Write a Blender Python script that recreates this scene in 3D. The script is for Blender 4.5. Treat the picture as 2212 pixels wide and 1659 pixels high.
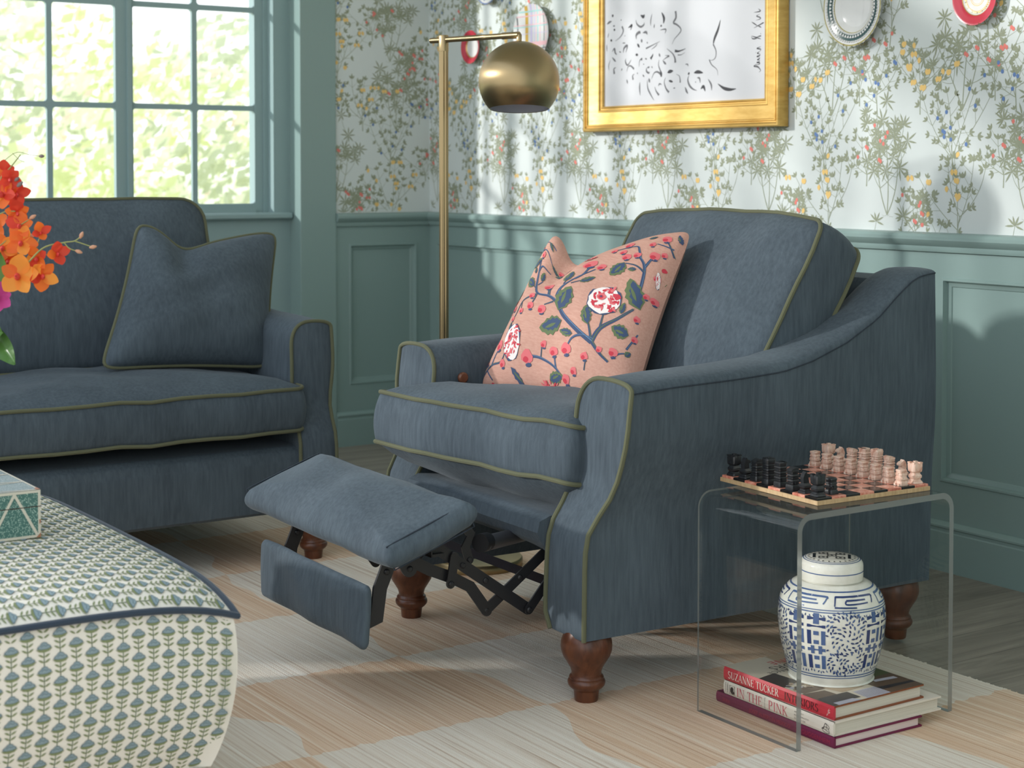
import bpy, bmesh, math, random
import numpy as np
from math import pi, sin, cos, radians as R
from mathutils import Vector, Matrix

scene = bpy.context.scene
for o in list(bpy.data.objects):
    bpy.data.objects.remove(o)

# ------------------------------------------------------------------ camera, sky, sun, exposure
W_PX, H_PX = 2212, 1659
CAM_F, CAM_YAW, CAM_PIT, CAM_PY = 3603.29, 0.5911, 0.0357, 493.66
CAM_LOC = Vector((5.8413, -3.5158, 1.10))
cd = bpy.data.cameras.new('camera')
cam = bpy.data.objects.new('camera', cd)
scene.collection.objects.link(cam)
_f = Vector((-cos(CAM_YAW) * cos(CAM_PIT), sin(CAM_YAW) * cos(CAM_PIT), -sin(CAM_PIT)))
_r = Vector((sin(CAM_YAW), cos(CAM_YAW), 0))
_u = _r.cross(_f)
cam.matrix_world = Matrix(((_r.x, _u.x, -_f.x, CAM_LOC.x), (_r.y, _u.y, -_f.y, CAM_LOC.y),
                           (_r.z, _u.z, -_f.z, CAM_LOC.z), (0, 0, 0, 1)))
cd.sensor_width = 36.0
cd.lens = CAM_F / W_PX * 36.0
cd.shift_x = 0.0
cd.shift_y = (CAM_PY - H_PX / 2) / W_PX
cd.clip_start, cd.clip_end = 0.05, 200
cd.dof.use_dof = True
cd.dof.focus_distance = 3.65
cd.dof.aperture_fstop = 6.3
scene.camera = cam

world = bpy.data.worlds.new('sky'); scene.world = world
world.use_nodes = True
wn = world.node_tree; wn.nodes.clear()
w_out = wn.nodes.new('ShaderNodeOutputWorld'); w_bg = wn.nodes.new('ShaderNodeBackground')
w_tc = wn.nodes.new('ShaderNodeTexCoord'); w_sep = wn.nodes.new('ShaderNodeSeparateXYZ')
w_rmp = wn.nodes.new('ShaderNodeValToRGB')
wn.links.new(w_tc.outputs['Generated'], w_sep.inputs[0])
wn.links.new(w_sep.outputs['Z'], w_rmp.inputs[0])
w_rmp.color_ramp.elements[0].position = 0.0; w_rmp.color_ramp.elements[0].color = (0.95, 0.98, 0.98, 1)
w_rmp.color_ramp.elements[1].position = 0.6; w_rmp.color_ramp.elements[1].color = (0.82, 0.90, 1.0, 1)
wn.links.new(w_rmp.outputs[0], w_bg.inputs[0]); w_bg.inputs[1].default_value = 1.62
wn.links.new(w_bg.outputs[0], w_out.inputs[0])

sd = bpy.data.lights.new('sun', 'SUN'); sun = bpy.data.objects.new('sun', sd)
scene.collection.objects.link(sun)
SUN_DIR = Vector((0.60, 1.0, -0.33)).normalized()
sun.rotation_euler = SUN_DIR.to_track_quat('-Z', 'Y').to_euler()
sun.location = (-6, -8, 5)
sd.energy = 3.3; sd.angle = R(2.4); sd.color = (1.0, 0.975, 0.94)

vs = scene.view_settings
vs.view_transform = 'Standard'; vs.look = 'None'; vs.gamma = 1.0; vs.use_curve_mapping = False
vs.exposure = 0.0
scene.cycles.max_bounces = 8
scene.cycles.transparent_max_bounces = 24

# ------------------------------------------------------------------ materials
def srgb(r, g, b):
    f = lambda c: (c / 255 / 12.92) if c / 255 <= 0.04045 else ((c / 255 + 0.055) / 1.055) ** 2.4
    return (f(r), f(g), f(b), 1.0)

class M:
    """small node-material builder"""
    def __init__(s, name, color=(.5, .5, .5, 1), rough=.5, metal=0.0, spec=.5):
        s.m = bpy.data.materials.new(name); s.m.use_nodes = True
        s.nt = s.m.node_tree; s.b = s.nt.nodes['Principled BSDF']; s.out = s.nt.nodes['Material Output']
        s.set(Base_Color=color, Roughness=rough, Metallic=metal)
        s.b.inputs['Specular IOR Level'].default_value = spec
        s.tc = None
    def set(s, **k):
        for a, v in k.items(): s.b.inputs[a.replace('_', ' ')].default_value = v
        return s
    def node(s, t, **k):
        n = s.nt.nodes.new(t)
        for a, v in k.items(): setattr(n, a, v)
        return n
    def link(s, a, b): s.nt.links.new(a, b)
    def coords(s, scale=(1, 1, 1), kind='Object', rot=(0, 0, 0)):
        tc = s.node('ShaderNodeTexCoord'); mp = s.node('ShaderNodeMapping')
        mp.inputs['Scale'].default_value = scale; mp.inputs['Rotation'].default_value = rot
        s.link(tc.outputs[kind], mp.inputs[0]); return mp.outputs[0]
    def noise(s, co, scale=5, detail=2, rough=.5, dist=0):
        n = s.node('ShaderNodeTexNoise')
        n.inputs['Scale'].default_value = scale; n.inputs['Detail'].default_value = detail
        n.inputs['Roughness'].default_value = rough; n.inputs['Distortion'].default_value = dist
        s.link(co, n.inputs['Vector']); return n.outputs['Fac']
    def ramp(s, fac, stops, interp='LINEAR'):
        n = s.node('ShaderNodeValToRGB'); cr = n.color_ramp; cr.interpolation = interp
        while len(cr.elements) < len(stops): cr.elements.new(0.5)
        for e, (p, c) in zip(cr.elements, stops): e.position = p; e.color = c
        s.link(fac, n.inputs[0]); return n.outputs[0]
    def mix(s, fac, a, b, mode='MIX'):
        n = s.node('ShaderNodeMix'); n.data_type = 'RGBA'; n.blend_type = mode
        for i, v in ((0, fac), (6, a), (7, b)):
            if hasattr(v, 'links'): s.link(v, n.inputs[i])
            else: n.inputs[i].default_value = v
        return n.outputs[2]
    def math(s, op, a, b=0.0, c=None):
        n = s.node('ShaderNodeMath'); n.operation = op
        for i, v in enumerate((a, b) if c is None else (a, b, c)):
            if hasattr(v, 'links'): s.link(v, n.inputs[i])
            else: n.inputs[i].default_value = v
        return n.outputs[0]
    def color(s, o): s.link(o, s.b.inputs['Base Color']); return s
    def bump(s, h, strength=.3, dist=.002):
        n = s.node('ShaderNodeBump'); n.inputs['Strength'].default_value = strength
        n.inputs['Distance'].default_value = dist; s.link(h, n.inputs['Height'])
        s.link(n.outputs[0], s.b.inputs['Normal']); return s

def flat(name, rgb, rough=.6, **k):
    return M(name, srgb(*rgb), rough, **k).m

def velvet(name, c0, c1, sheen=.45, stretch=(120, 120, 12)):
    m = M(name, rough=.85, spec=.25)
    co = m.coords(stretch)
    n1 = m.noise(co, 1.0, 4, .6)
    n2 = m.noise(m.coords((5, 5, 3)), 1.0, 3, .6)
    f = m.math('ADD', m.math('MULTIPLY', n1, .55), m.math('MULTIPLY', n2, .5))
    m.color(m.ramp(f, [(.36, srgb(*c0)), (.74, srgb(*c1))]))
    m.set(Sheen_Weight=sheen, Sheen_Roughness=.35, Sheen_Tint=(.70, .78, .84, 1))
    n3 = m.noise(m.coords((420, 420, 160)), 1.0, 2, .6)
    m.bump(n3, .35, .0012)
    return m.m

VELVET = velvet('slate_blue_velvet', (65, 75, 83), (89, 101, 110), .14)
PIPING = M('olive_piping', srgb(98, 100, 78), .85, spec=.12).set(Sheen_Weight=.08).m
DARKVELVET = velvet('dark_velvet_lining', (40, 48, 56), (58, 66, 76), .1)

def wood(name, c0, c1, rough=.32, sc=(9, 9, 2)):
    m = M(name, rough=rough, spec=.5)
    n = m.noise(m.coords(sc), 6.0, 5, .62, .6)
    m.color(m.ramp(n, [(.3, srgb(*c0)), (.72, srgb(*c1))]))
    return m.m
WALNUT = wood('walnut_stain', (66, 34, 22), (112, 66, 42))

def paint(name, rgb, rough=.27):
    m = M(name, srgb(*rgb), rough, spec=.45)
    n = m.noise(m.coords((30, 30, 120)), 1.0, 3, .6)
    m.bump(n, .08, .001)
    return m.m
TEAL = paint('teal_eggshell_paint', (137, 160, 156))
TEAL_FLARE = paint('teal_paint_flare_lightened', (145, 168, 168), .4)  # same teal paint, lightened: lens flare round the window put into the colour
CEIL = flat('ceiling_white', (225, 225, 220), .9)
PAPER = M('wallpaper_ground', srgb(212, 219, 217), .75, spec=.2)
PAPER.bump(PAPER.noise(PAPER.coords((500, 500, 900)), 1.0, 1, .5), .06, .0005)
PAPER = PAPER.m
WP_LEAF = flat('wallpaper_leaf', (154, 160, 138), .8, spec=.15)
WP_STEM = flat('wallpaper_stem', (160, 167, 146), .8, spec=.15)
WP_LEMON = flat('wallpaper_lemon', (236, 200, 128), .8, spec=.15)
WP_RED = flat('wallpaper_red', (226, 132, 122), .8, spec=.15)
WP_BLUE = flat('wallpaper_blue', (106, 134, 182), .8, spec=.15)

BRASS = M('brushed_brass', (.33, .25, .135, 1), .28, 1.0)
_t = BRASS.node('ShaderNodeTangent'); _t.direction_type = 'RADIAL'; _t.axis = 'Z'
BRASS.link(_t.outputs[0], BRASS.b.inputs['Tangent'])
BRASS.set(Anisotropic=.75, Roughness=.33)
BRASS = BRASS.m
GOLD = M('gilt_frame', srgb(214, 178, 108), .40, .75)
_n = GOLD.noise(GOLD.coords((14, 14, 60)), 1.0, 4, .6)
GOLD.color(GOLD.ramp(_n, [(.3, srgb(192, 152, 78)), (.7, srgb(216, 180, 108))]))
GOLD = GOLD.m
BLACKMETAL = M('black_enamelled_steel', srgb(30, 30, 33), .42, .0).m
GREYSTEEL = M('grey_steel', srgb(120, 118, 122), .35, .8).m
WHITE_IN = flat('shade_lining', (205, 205, 215), .6)

def clear(name, tint=(.97, .985, .98, 1), gloss=1.0, edge=False):
    m = bpy.data.materials.new(name); m.use_nodes = True; nt = m.node_tree; nt.nodes.clear()
    out = nt.nodes.new('ShaderNodeOutputMaterial'); mix = nt.nodes.new('ShaderNodeMixShader')
    tr = nt.nodes.new('ShaderNodeBsdfTransparent'); gl = nt.nodes.new('ShaderNodeBsdfGlossy')
    fr = nt.nodes.new('ShaderNodeLayerWeight'); fr.inputs[0].default_value = .5
    pw = nt.nodes.new('ShaderNodeMath'); pw.operation = 'POWER'; pw.inputs[1].default_value = 5.0
    mu = nt.nodes.new('ShaderNodeMath'); mu.operation = 'MULTIPLY_ADD'; mu.inputs[1].default_value = .9 * gloss; mu.inputs[2].default_value = .035 * gloss
    tr.inputs[0].default_value = tint; gl.inputs['Roughness'].default_value = .015
    nt.links.new(fr.outputs['Facing'], pw.inputs[0]); nt.links.new(pw.outputs[0], mu.inputs[0]); nt.links.new(mu.outputs[0], mix.inputs[0])
    nt.links.new(tr.outputs[0], mix.inputs[1]); nt.links.new(gl.outputs[0], mix.inputs[2])
    nt.links.new(mix.outputs[0], out.inputs[0])
    return m
PANE = clear('window_glass', (1, 1, 1, 1), .6)
ACRYLIC = clear('clear_acrylic', (.965, .975, .97, 1), .9)
ACRYLIC_EDGE = M('acrylic_polished_edge', srgb(146, 149, 146), .2, spec=.6)
ACRYLIC_EDGE.set(Transmission_Weight=.45, IOR=1.2); ACRYLIC_EDGE = ACRYLIC_EDGE.m

# ------------------------------------------------------------------ mesh building
class MB:
    def __init__(s): s.v = []; s.f = []; s.mi = []
    def add(s, v, f, mi=0):
        n = len(s.v); s.v += [tuple(p) for p in v]
        s.f += [tuple(i + n for i in q) for q in f]; s.mi += [mi] * len(f)
    def grid(s, fn, nu, nv, cu=False, cv=False, mi=0, u0=0., u1=1., v0=0., v1=1.):
        us = nu if cu else nu + 1; vv = nv if cv else nv + 1
        P = [fn(u0 + (u1 - u0) * i / nu, v0 + (v1 - v0) * j / nv) for i in range(us) for j in range(vv)]
        F = []
        for i in range(nu):
            for j in range(nv):
                a, b = i, (i + 1) % us if cu else i + 1
                c, d = j, (j + 1) % vv if cv else j + 1
                F.append((a * vv + c, b * vv + c, b * vv + d, a * vv + d))
        s.add(P, F, mi)
    def box(s, lo, hi, mi=0):
        (a, b, c), (d, e, f) = lo, hi
        s.add([(a, b, c), (d, b, c), (d, e, c), (a, e, c), (a, b, f), (d, b, f), (d, e, f), (a, e, f)],
              [(0, 3, 2, 1), (4, 5, 6, 7), (0, 1, 5, 4), (1, 2, 6, 5), (2, 3, 7, 6), (3, 0, 4, 7)], mi)
    def tube(s, pts, r, seg=8, closed=False, mi=0, cap=True, flat_=None):
        pts = [Vector(p) for p in pts]; n = len(pts)
        rr = r if isinstance(r, (list, tuple)) else [r] * n
        V = []; up = None
        for i, p in enumerate(pts):
            if closed: t = pts[(i + 1) % n] - pts[i - 1]
            else: t = pts[min(i + 1, n - 1)] - pts[max(i - 1, 0)]
            if t.length < 1e-9: t = Vector((0, 0, 1))
            t.normalize()
            if up is None:
                up = Vector((0, 0, 1)) if abs(t.z) < .9 else Vector((1, 0, 0))
            a = up - t * up.dot(t)
            if a.length < 1e-6: a = t.orthogonal()
            a.normalize(); up = a; b = t.cross(a)
            for k in range(seg):
                q = 2 * pi * k / seg
                V.append(p + (a * cos(q) + b * sin(q)) * rr[i])
        F = []
        for i in range(n if closed else n - 1):
            for k in range(seg):
                j = (i + 1) % n; k2 = (k + 1) % seg
                F.append((i * seg + k, i * seg + k2, j * seg + k2, j * seg + k))
        if not closed and cap:
            F.append(tuple(range(seg - 1, -1, -1))); F.append(tuple((n - 1) * seg + k for k in range(seg)))
        s.add(V, F, mi)
    def lathe(s, prof, seg=32, mi=0, c=(0, 0, 0), sx=1., sy=1.):
        V = []; F = []; n = len(prof)
        for (r, z) in prof:
            for k in range(seg):
                q = 2 * pi * k / seg; V.append((c[0] + r * cos(q) * sx, c[1] + r * sin(q) * sy, c[2] + z))
        for i in range(n - 1):
            for k in range(seg):
                k2 = (k + 1) % seg; F.append((i * seg + k, i * seg + k2, (i + 1) * seg + k2, (i + 1) * seg + k))
        if prof[0][0] > 1e-6: F.append(tuple(range(seg - 1, -1, -1)))
        if prof[-1][0] > 1e-6: F.append(tuple((n - 1) * seg + k for k in range(seg)))
        s.add(V, F, mi)
    def prism(s, poly, axis, a, b, mi=0):
        """extrude a 2D polygon along an axis ('x','y','z') from a to b"""
        def P(p, t):
            return {'x': (t, p[0], p[1]), 'y': (p[0], t, p[1]), 'z': (p[0], p[1], t)}[axis]
        n = len(poly); V = [P(p, a) for p in poly] + [P(p, b) for p in poly]
        F = [(i, (i + 1) % n, n + (i + 1) % n, n + i) for i in range(n)]
        F += [tuple(range(n - 1, -1, -1)), tuple(range(n, 2 * n))]
        s.add(V, F, mi)
    def xf(s, mat):
        s.v = [tuple(mat @ Vector(p)) for p in s.v]; return s
    def build(s, name, mats, parent=None, smooth=True, ang=38, loc=None, rot=None, bevel=0, weld=True):
        me = bpy.data.meshes.new(name); me.from_pydata(s.v, [], s.f)
        mats = mats if isinstance(mats, (list, tuple)) else [mats]
        for m in mats: me.materials.append(m)
        if len(mats) > 1: me.polygons.foreach_set('material_index', s.mi)
        bm = bmesh.new(); bm.from_mesh(me)
        if weld: bmesh.ops.remove_doubles(bm, verts=bm.verts, dist=1e-5)
        if len(mats) == 1: bmesh.ops.recalc_face_normals(bm, faces=bm.faces)
        bm.to_mesh(me); bm.free()
        if smooth:
            me.shade_smooth(); me.set_sharp_from_angle(angle=R(ang))
        o = bpy.data.objects.new(name, me); scene.collection.objects.link(o)
        if parent is not None: o.parent = parent
        if loc is not None: o.location = loc
        if rot is not None: o.rotation_euler = rot
        if bevel:
            b = o.modifiers.new('bevel', 'BEVEL'); b.width = bevel; b.segments = 2; b.limit_method = 'ANGLE'
        return o

def tag(o, label=None, cat=None, group=None, kind=None):
    for k, v in (('label', label), ('category', cat), ('group', group), ('kind', kind)):
        if v: o[k] = v
    return o
def thing(name, label, cat, loc=(0, 0, 0), rotz=0., group=None):
    o = bpy.data.objects.new(name, None); scene.collection.objects.link(o)
    o.empty_display_size = .05; o.location = loc; o.rotation_euler = (0, 0, rotz)
    return tag(o, label, cat, group)
def struct(o): o['kind'] = 'structure'; return o

def interp(x, xs, ys): return float(np.interp(x, xs, ys))
def sstep(a, b, x):
    t = min(1, max(0, (x - a) / (b - a))); return t * t * (3 - 2 * t)
def spline(pts, n=8):
    """Catmull-Rom through the points"""
    pts = [Vector(p) for p in pts]; out = []
    for i in range(len(pts) - 1):
        p0, p1, p2, p3 = pts[max(i - 1, 0)], pts[i], pts[i + 1], pts[min(i + 2, len(pts) - 1)]
        for k in range(n):
            t = k / n
            out.append(0.5 * ((2 * p1) + (p2 - p0) * t + (2 * p0 - 5 * p1 + 4 * p2 - p3) * t * t + (3 * p1 - p0 - 3 * p2 + p3) * t ** 3))
    out.append(pts[-1]); return out

# ------------------------------------------------------------------ flat printed shapes laid on a surface
class Print:
    """collects 2D shapes and lays them on a surface through fn(x, y, lift) -> point"""
    def __init__(s, mb, fn, lift=.0004, big=1e9): s.mb = mb; s.fn = fn; s.lift = lift; s.clip = None; s.k = 0; s.big = big
    def lev(s, lv): s.k += 1; return s.lift * (1 + .35 * lv) + (s.k % 400) * 3e-7
    def poly(s, pts, mi, lv=0):
        if s.clip and not all(s.clip(p[0], p[1]) for p in pts): return
        cx = sum(p[0] for p in pts) / len(pts); cy = sum(p[1] for p in pts) / len(pts)
        l = s.lev(lv); n = len(pts)
        ext = max(abs(p[0] - cx) + abs(p[1] - cy) for p in pts)
        m = 1 if ext < s.big else min(6, 1 + int(ext / s.big))
        V = [s.fn(cx, cy, l)]
        for j in range(1, m + 1): V += [s.fn(cx + (p[0] - cx) * j / m, cy + (p[1] - cy) * j / m, l) for p in pts]
        F = [(0, 1 + i, 1 + (i + 1) % n) for i in range(n)]
        for j in range(m - 1): F += [(1 + j * n + i, 1 + (j + 1) * n + i, 1 + (j + 1) * n + (i + 1) % n, 1 + j * n + (i + 1) % n) for i in range(n)]
        s.mb.add(V, F, mi)
    def stroke(s, pts, w0, w1, mi, lv=0, n=4, raw=False):
        P = [Vector((p[0], p[1], 0)) for p in pts]
        if not raw: P = spline(P, n)
        L = len(P); row = []
        for i, p in enumerate(P):
            t = P[min(i + 1, L - 1)] - P[max(i - 1, 0)]
            if t.length < 1e-9: t = Vector((1, 0, 0))
            t.normalize(); q = Vector((-t.y, t.x, 0)); f = i / max(1, L - 1)
            w = w0(f) if callable(w0) else w0 + (w1 - w0) * f
            row.append((p + q * w / 2, p - q * w / 2))
        l = s.lev(lv)
        if s.clip:
            keep = [s.clip(a.x, a.y) and s.clip(b.x, b.y) for a, b in row]
        V = [s.fn(a.x, a.y, l) for ab in row for a in ab]
        F = [(2 * i, 2 * i + 1, 2 * i + 3, 2 * i + 2) for i in range(L - 1) if not s.clip or (keep[i] and keep[i + 1])]
        if F: s.mb.add(V, F, mi)
    def leaf(s, x, y, ang, L, Wd, mi, lv=0, n=5, base=.0, serr=0.0):
        c, d = cos(ang), sin(ang); up = []; dn = []
        for i in range(n + 1):
            t = i / n; w = Wd / 2 * sin(pi * min(1, t * .96 + .02)) ** .8 * (1.15 - .3 * t)
            if serr and i % 2: w *= 1 - serr
            up.append((t * L, w)); dn.append((t * L, -w))
        pts = up + dn[-2:0:-1]
        s.poly([(x + a * c - b * d, y + a * d + b * c) for a, b in pts], mi, lv)
    def blob(s, x, y, rx, ry, mi, lv=0, n=10, ang=0, jit=0, rnd=random):
        c, d = cos(ang), sin(ang); pts = []
        for k in range(n):
            q = 2 * pi * k / n; j = 1 + (rnd.random() - .5) * jit
            a, b = rx * cos(q) * j, ry * sin(q) * j
            pts.append((x + a * c - b * d, y + a * d + b * c))
        s.poly(pts, mi, lv)
    def rect(s, x0, y0, x1, y1, mi, lv=0): s.poly([(x0, y0), (x1, y0), (x1, y1), (x0, y1)], mi, lv)
    def mesh2d(s, verts, faces, mi, lv=0):
        l = s.lev(lv)
        s.mb.add([s.fn(v[0], v[1], l) for v in verts], faces, mi)

def text2d(txt, size=1.0, shear=0.0, space=1.0):
    c = bpy.data.curves.new('t', 'FONT'); c.body = txt; c.size = size; c.shear = shear; c.space_character = space
    c.resolution_u = 3
    o = bpy.data.objects.new('t', c); scene.collection.objects.link(o)
    dg = bpy.context.evaluated_depsgraph_get(); me = o.evaluated_get(dg).to_mesh()
    V = [(v.co.x, v.co.y) for v in me.vertices]; F = [tuple(p.vertices) for p in me.polygons]
    o.evaluated_get(dg).to_mesh_clear()
    bpy.data.objects.remove(o); bpy.data.curves.remove(c)
    return V, F

# serif capitals: L = straight stroke, A = arc, S = serif bar
_TK, _TN = .125, .05
GLYPH = {
 'I': (.36, [('L', .18, 0, .18, 1, _TK), ('S', .18, 0), ('S', .18, 1)]),
 'N': (.86, [('L', .14, 0, .14, 1, _TN), ('L', .14, 1, .72, 0, _TK), ('L', .72, 0, .72, 1, _TN), ('S', .14, 0), ('S', .14, .98), ('S', .72, 1)]),
 'T': (.72, [('L', .36, 0, .36, 1, _TK), ('L', .03, .97, .69, .97, _TN), ('L', .05, .97, .05, .78, _TN), ('L', .67, .97, .67, .78, _TN), ('S', .36, 0)]),
 'H': (.88, [('L', .16, 0, .16, 1, _TK), ('L', .72, 0, .72, 1, _TK), ('L', .16, .52, .72, .52, _TN), ('S', .16, 0), ('S', .16, 1), ('S', .72, 0), ('S', .72, 1)]),
 'E': (.68, [('L', .16, 0, .16, 1, _TK), ('L', .1, .975, .58, .975, _TN), ('L', .16, .52, .46, .52, _TN), ('L', .1, .025, .62, .025, _TN), ('L', .58, .97, .58, .8, _TN), ('L', .62, .02, .62, .22, _TN), ('L', .46, .42, .46, .62, _TN)]),
 'P': (.68, [('L', .16, 0, .16, 1, _TK), ('S', .16, 0), ('L', .06, .98, .34, .98, _TN), ('L', .16, .46, .34, .46, _TN), ('A', .34, .72, .22, .26, -90, 90)]),
 'R': (.78, [('L', .16, 0, .16, 1, _TK), ('S', .16, 0), ('L', .06, .98, .34, .98, _TN), ('L', .16, .5, .34, .5, _TN), ('A', .34, .74, .2, .24, -90, 90), ('L', .36, .5, .7, 0, _TK)]),
 'K': (.8, [('L', .16, 0, .16, 1, _TK), ('S', .16, 0), ('S', .16, 1), ('L', .18, .42, .64, 1, _TN), ('L', .32, .56, .72, 0, _TK), ('S', .62, 1), ('S', .7, 0)]),
 'S': (.62, [('A', .3, .74, .2, .23, 25, 270), ('A', .3, .25, .22, .25, -155, 90)]),
 'U': (.84, [('L', .17, 1, .17, .3, _TK), ('L', .69, 1, .69, .3, _TN), ('A', .43, .3, .26, .29, 180, 360), ('S', .17, 1), ('S', .69, 1)]),
 'Z': (.7, [('L', .06, .975, .62, .975, _TN), ('L', .6, .98, .08, .02, _TK), ('L', .06, .025, .64, .025, _TN), ('L', .64, .02, .64, .2, _TN), ('L', .07, .97, .07, .8, _TN)]),
 'A': (.84, [('L', .1, 0, .42, 1, _TN), ('L', .42, 1, .74, 0, _TK), ('L', .22, .35, .62, .35, _TN), ('S', .1, 0), ('S', .74, 0)]),
 'C': (.76, [('A', .42, .5, .34, .5, 45, 315), ('L', .66, .85, .68, .68, _TN)]),
 'O': (.86, [('A', .43, .5, .36, .5, 0, 360)]),
 ' ': (.36, []),
}
def serif_text(pr, txt, x, y, h, mi, sx=1.0, sp=.03, lv=0):
    for ch in txt:
        adv, parts = GLYPH[ch]
        for p in parts:
            if p[0] == 'L': pr.stroke([(x + p[1] * h * sx, y + p[2] * h), (x + p[3] * h * sx, y + p[4] * h)], p[5] * h, p[5] * h, mi, lv, raw=True)
            elif p[0] == 'S': pr.rect(x + (p[1] - .12) * h * sx, y + (p[2] - (.03 if p[2] > .5 else 0)) * h, x + (p[1] + .12) * h * sx, y + (p[2] + (.0 if p[2] > .5 else .03)) * h, mi, lv)
            else:
                _, cx, cy, rx, ry, a0, a1 = p; n = 16
                qs = [R(a0 + (a1 - a0) * i / n) for i in range(n + 1)]
                pr.stroke([(x + (cx + rx * cos(q)) * h * sx, y + (cy + ry * sin(q)) * h) for q in qs],
                          lambda f, a0=a0, a1=a1: h * (_TN + (_TK - _TN) * abs(cos(R(a0 + (a1 - a0) * f)))), 0, mi, lv, raw=True)
        x += (adv + sp) * h * sx
    return x
# ------------------------------------------------------------------ the setting
Z_RAIL0, Z_RAIL1 = .886, .9254
WALL_TOP = 3.1
X_END, Y_END = 6.9, -8.2

# floor boards of grey brown wood, running along y
FLOORM = M('grey_oak_boards', rough=.42, spec=.35)
_co = FLOORM.coords((1, 1, 1))
_br = FLOORM.node('ShaderNodeTexBrick'); _br.offset = .37; _br.offset_frequency = 2
_br.inputs['Scale'].default_value = 1.0; _br.inputs['Mortar Size'].default_value = .0016
_br.inputs['Brick Width'].default_value = 1.5; _br.inputs['Row Height'].default_value = .145
_br.inputs['Color1'].default_value = srgb(128, 121, 111); _br.inputs['Color2'].default_value = srgb(150, 142, 130)
_br.inputs['Mortar'].default_value = srgb(48, 44, 40)
FLOORM.link(FLOORM.coords((1, 1, 1), rot=(0, 0, R(90))), _br.inputs['Vector'])
_g = FLOORM.noise(FLOORM.coords((26, 2.2, 1)), 1.0, 5, .65, .8)
FLOORM.color(FLOORM.mix(.55, _br.outputs[0], FLOORM.ramp(_g, [(.3, srgb(104, 96, 86)), (.7, srgb(176, 166, 152))]), 'MULTIPLY' if False else 'MIX'))
FLOORM = FLOORM.m
mb = MB(); mb.box((-.3, Y_END, -.12), (X_END, .12, 0)); struct(mb.build('floor', FLOORM, smooth=False))
mb = MB(); mb.box((-.3, -2.7, WALL_TOP), (X_END, .12, WALL_TOP + .1)); struct(mb.build('unseen_shade_ceiling', CEIL, smooth=False))  # unseen partial ceiling, cut to shade the chair and leave the ottoman open
mb = MB(); mb.box((X_END, -2.6, 0), (X_END + .1, .12, WALL_TOP + .1)); struct(mb.build('unseen_shade_wall', TEAL, smooth=False))  # unseen stub of wall, added to keep open-side light off the right half

# wallpaper print ------------------------------------------------------------
WPM = [PAPER, WP_LEAF, WP_STEM, WP_LEMON, WP_RED, WP_BLUE]
def fan(pr, rnd, x, y, ang, s=1.0):
    n = rnd.choice((7, 8, 9)); spread = R(rnd.uniform(210, 320))
    for i in range(n):
        a = ang - spread / 2 + spread * i / (n - 1)
        pr.leaf(x, y, a + rnd.uniform(-.08, .08), s * rnd.uniform(.026, .040), s * .0058, 1, i % 2, 3)
def leaf3(pr, rnd, x, y, ang, s=1.0):
    for da in (-.75, 0, .75): pr.leaf(x, y, ang + da, s * rnd.uniform(.016, .022), s * .0072, 1, 0, 4)
def branch(pr, rnd, x, y, ang, L, curl, w=.0022):
    P = [(x, y)]; n = 5
    for i in range(n):
        x += L / n * cos(ang); y += L / n * sin(ang); ang += curl / n; P.append((x, y))
    pr.stroke(P, w, w * .55, 2, 0, 3); return P, ang
def palm(pr, rnd, x, y):
    for lean, h in ((-.34, .20), (.05, .27), (.40, .19)):
        P, a = branch(pr, rnd, x, y, pi / 2 - lean * 1.2, h, rnd.uniform(-.5, .5) + lean, .0034)
        fan(pr, rnd, *P[-1], a)
        for k in range(2, 6):
            for sd in (-1, 1):
                if rnd.random() < .78:
                    Q, b = branch(pr, rnd, *P[k], a + sd * rnd.uniform(.7, 1.3), rnd.uniform(.035, .095), -sd * rnd.uniform(.2, .9), .0018)
                    fan(pr, rnd, *Q[-1], b, rnd.uniform(.8, 1.05))
    for i in range(6): pr.stroke([(x - .02 + i * .007, y + rnd.uniform(-.006, .002)), (x - .012 + i * .007, y + rnd.uniform(-.006, .002))], .0006, .0006, 2)
def bush(pr, rnd, x, y, fruit, h=.2, nb=5, spread=1.0):
    P0, a0 = branch(pr, rnd, x, y, pi / 2 + rnd.uniform(-.1, .1), h * .38, rnd.uniform(-.15, .15), .0036)
    for i in range(nb):
        k = rnd.choice((2, 3, 4, 5)); sd = -1 + 2 * i / (nb - 1)
        P, a = branch(pr, rnd, *P0[k], pi / 2 - sd * spread, h * rnd.uniform(.6, .85), rnd.uniform(-.3, .3) + sd * .5, .0022)
        leaf3(pr, rnd, *P[-1], a)
        for j in range(1, 6):
            for s2 in (-1, 1):
                if rnd.random() < .72:
                    Q, b = branch(pr, rnd, *P[j], a + s2 * rnd.uniform(.6, 1.2), rnd.uniform(.014, .042), 0, .0013)
                    leaf3(pr, rnd, *Q[-1], b, rnd.uniform(.75, 1.0))
                    if rnd.random() < .27:
                        fx, fy = Q[-1]
                        if fruit == 3:
                            for m_ in range(rnd.choice((1, 2, 2))):
                                an = -pi / 2 + rnd.uniform(-.5, .5)
                                pr.leaf(fx + m_ * .010, fy - .002, an, .0185, .0125, 3, 2 + m_, 5)
                        else:
                            for m_ in range(rnd.choice((1, 1, 2))):
                                pr.blob(fx + m_ * .006, fy - .006 - m_ * .004, .0052, .0062, fruit, 2 + m_, 8)
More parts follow.
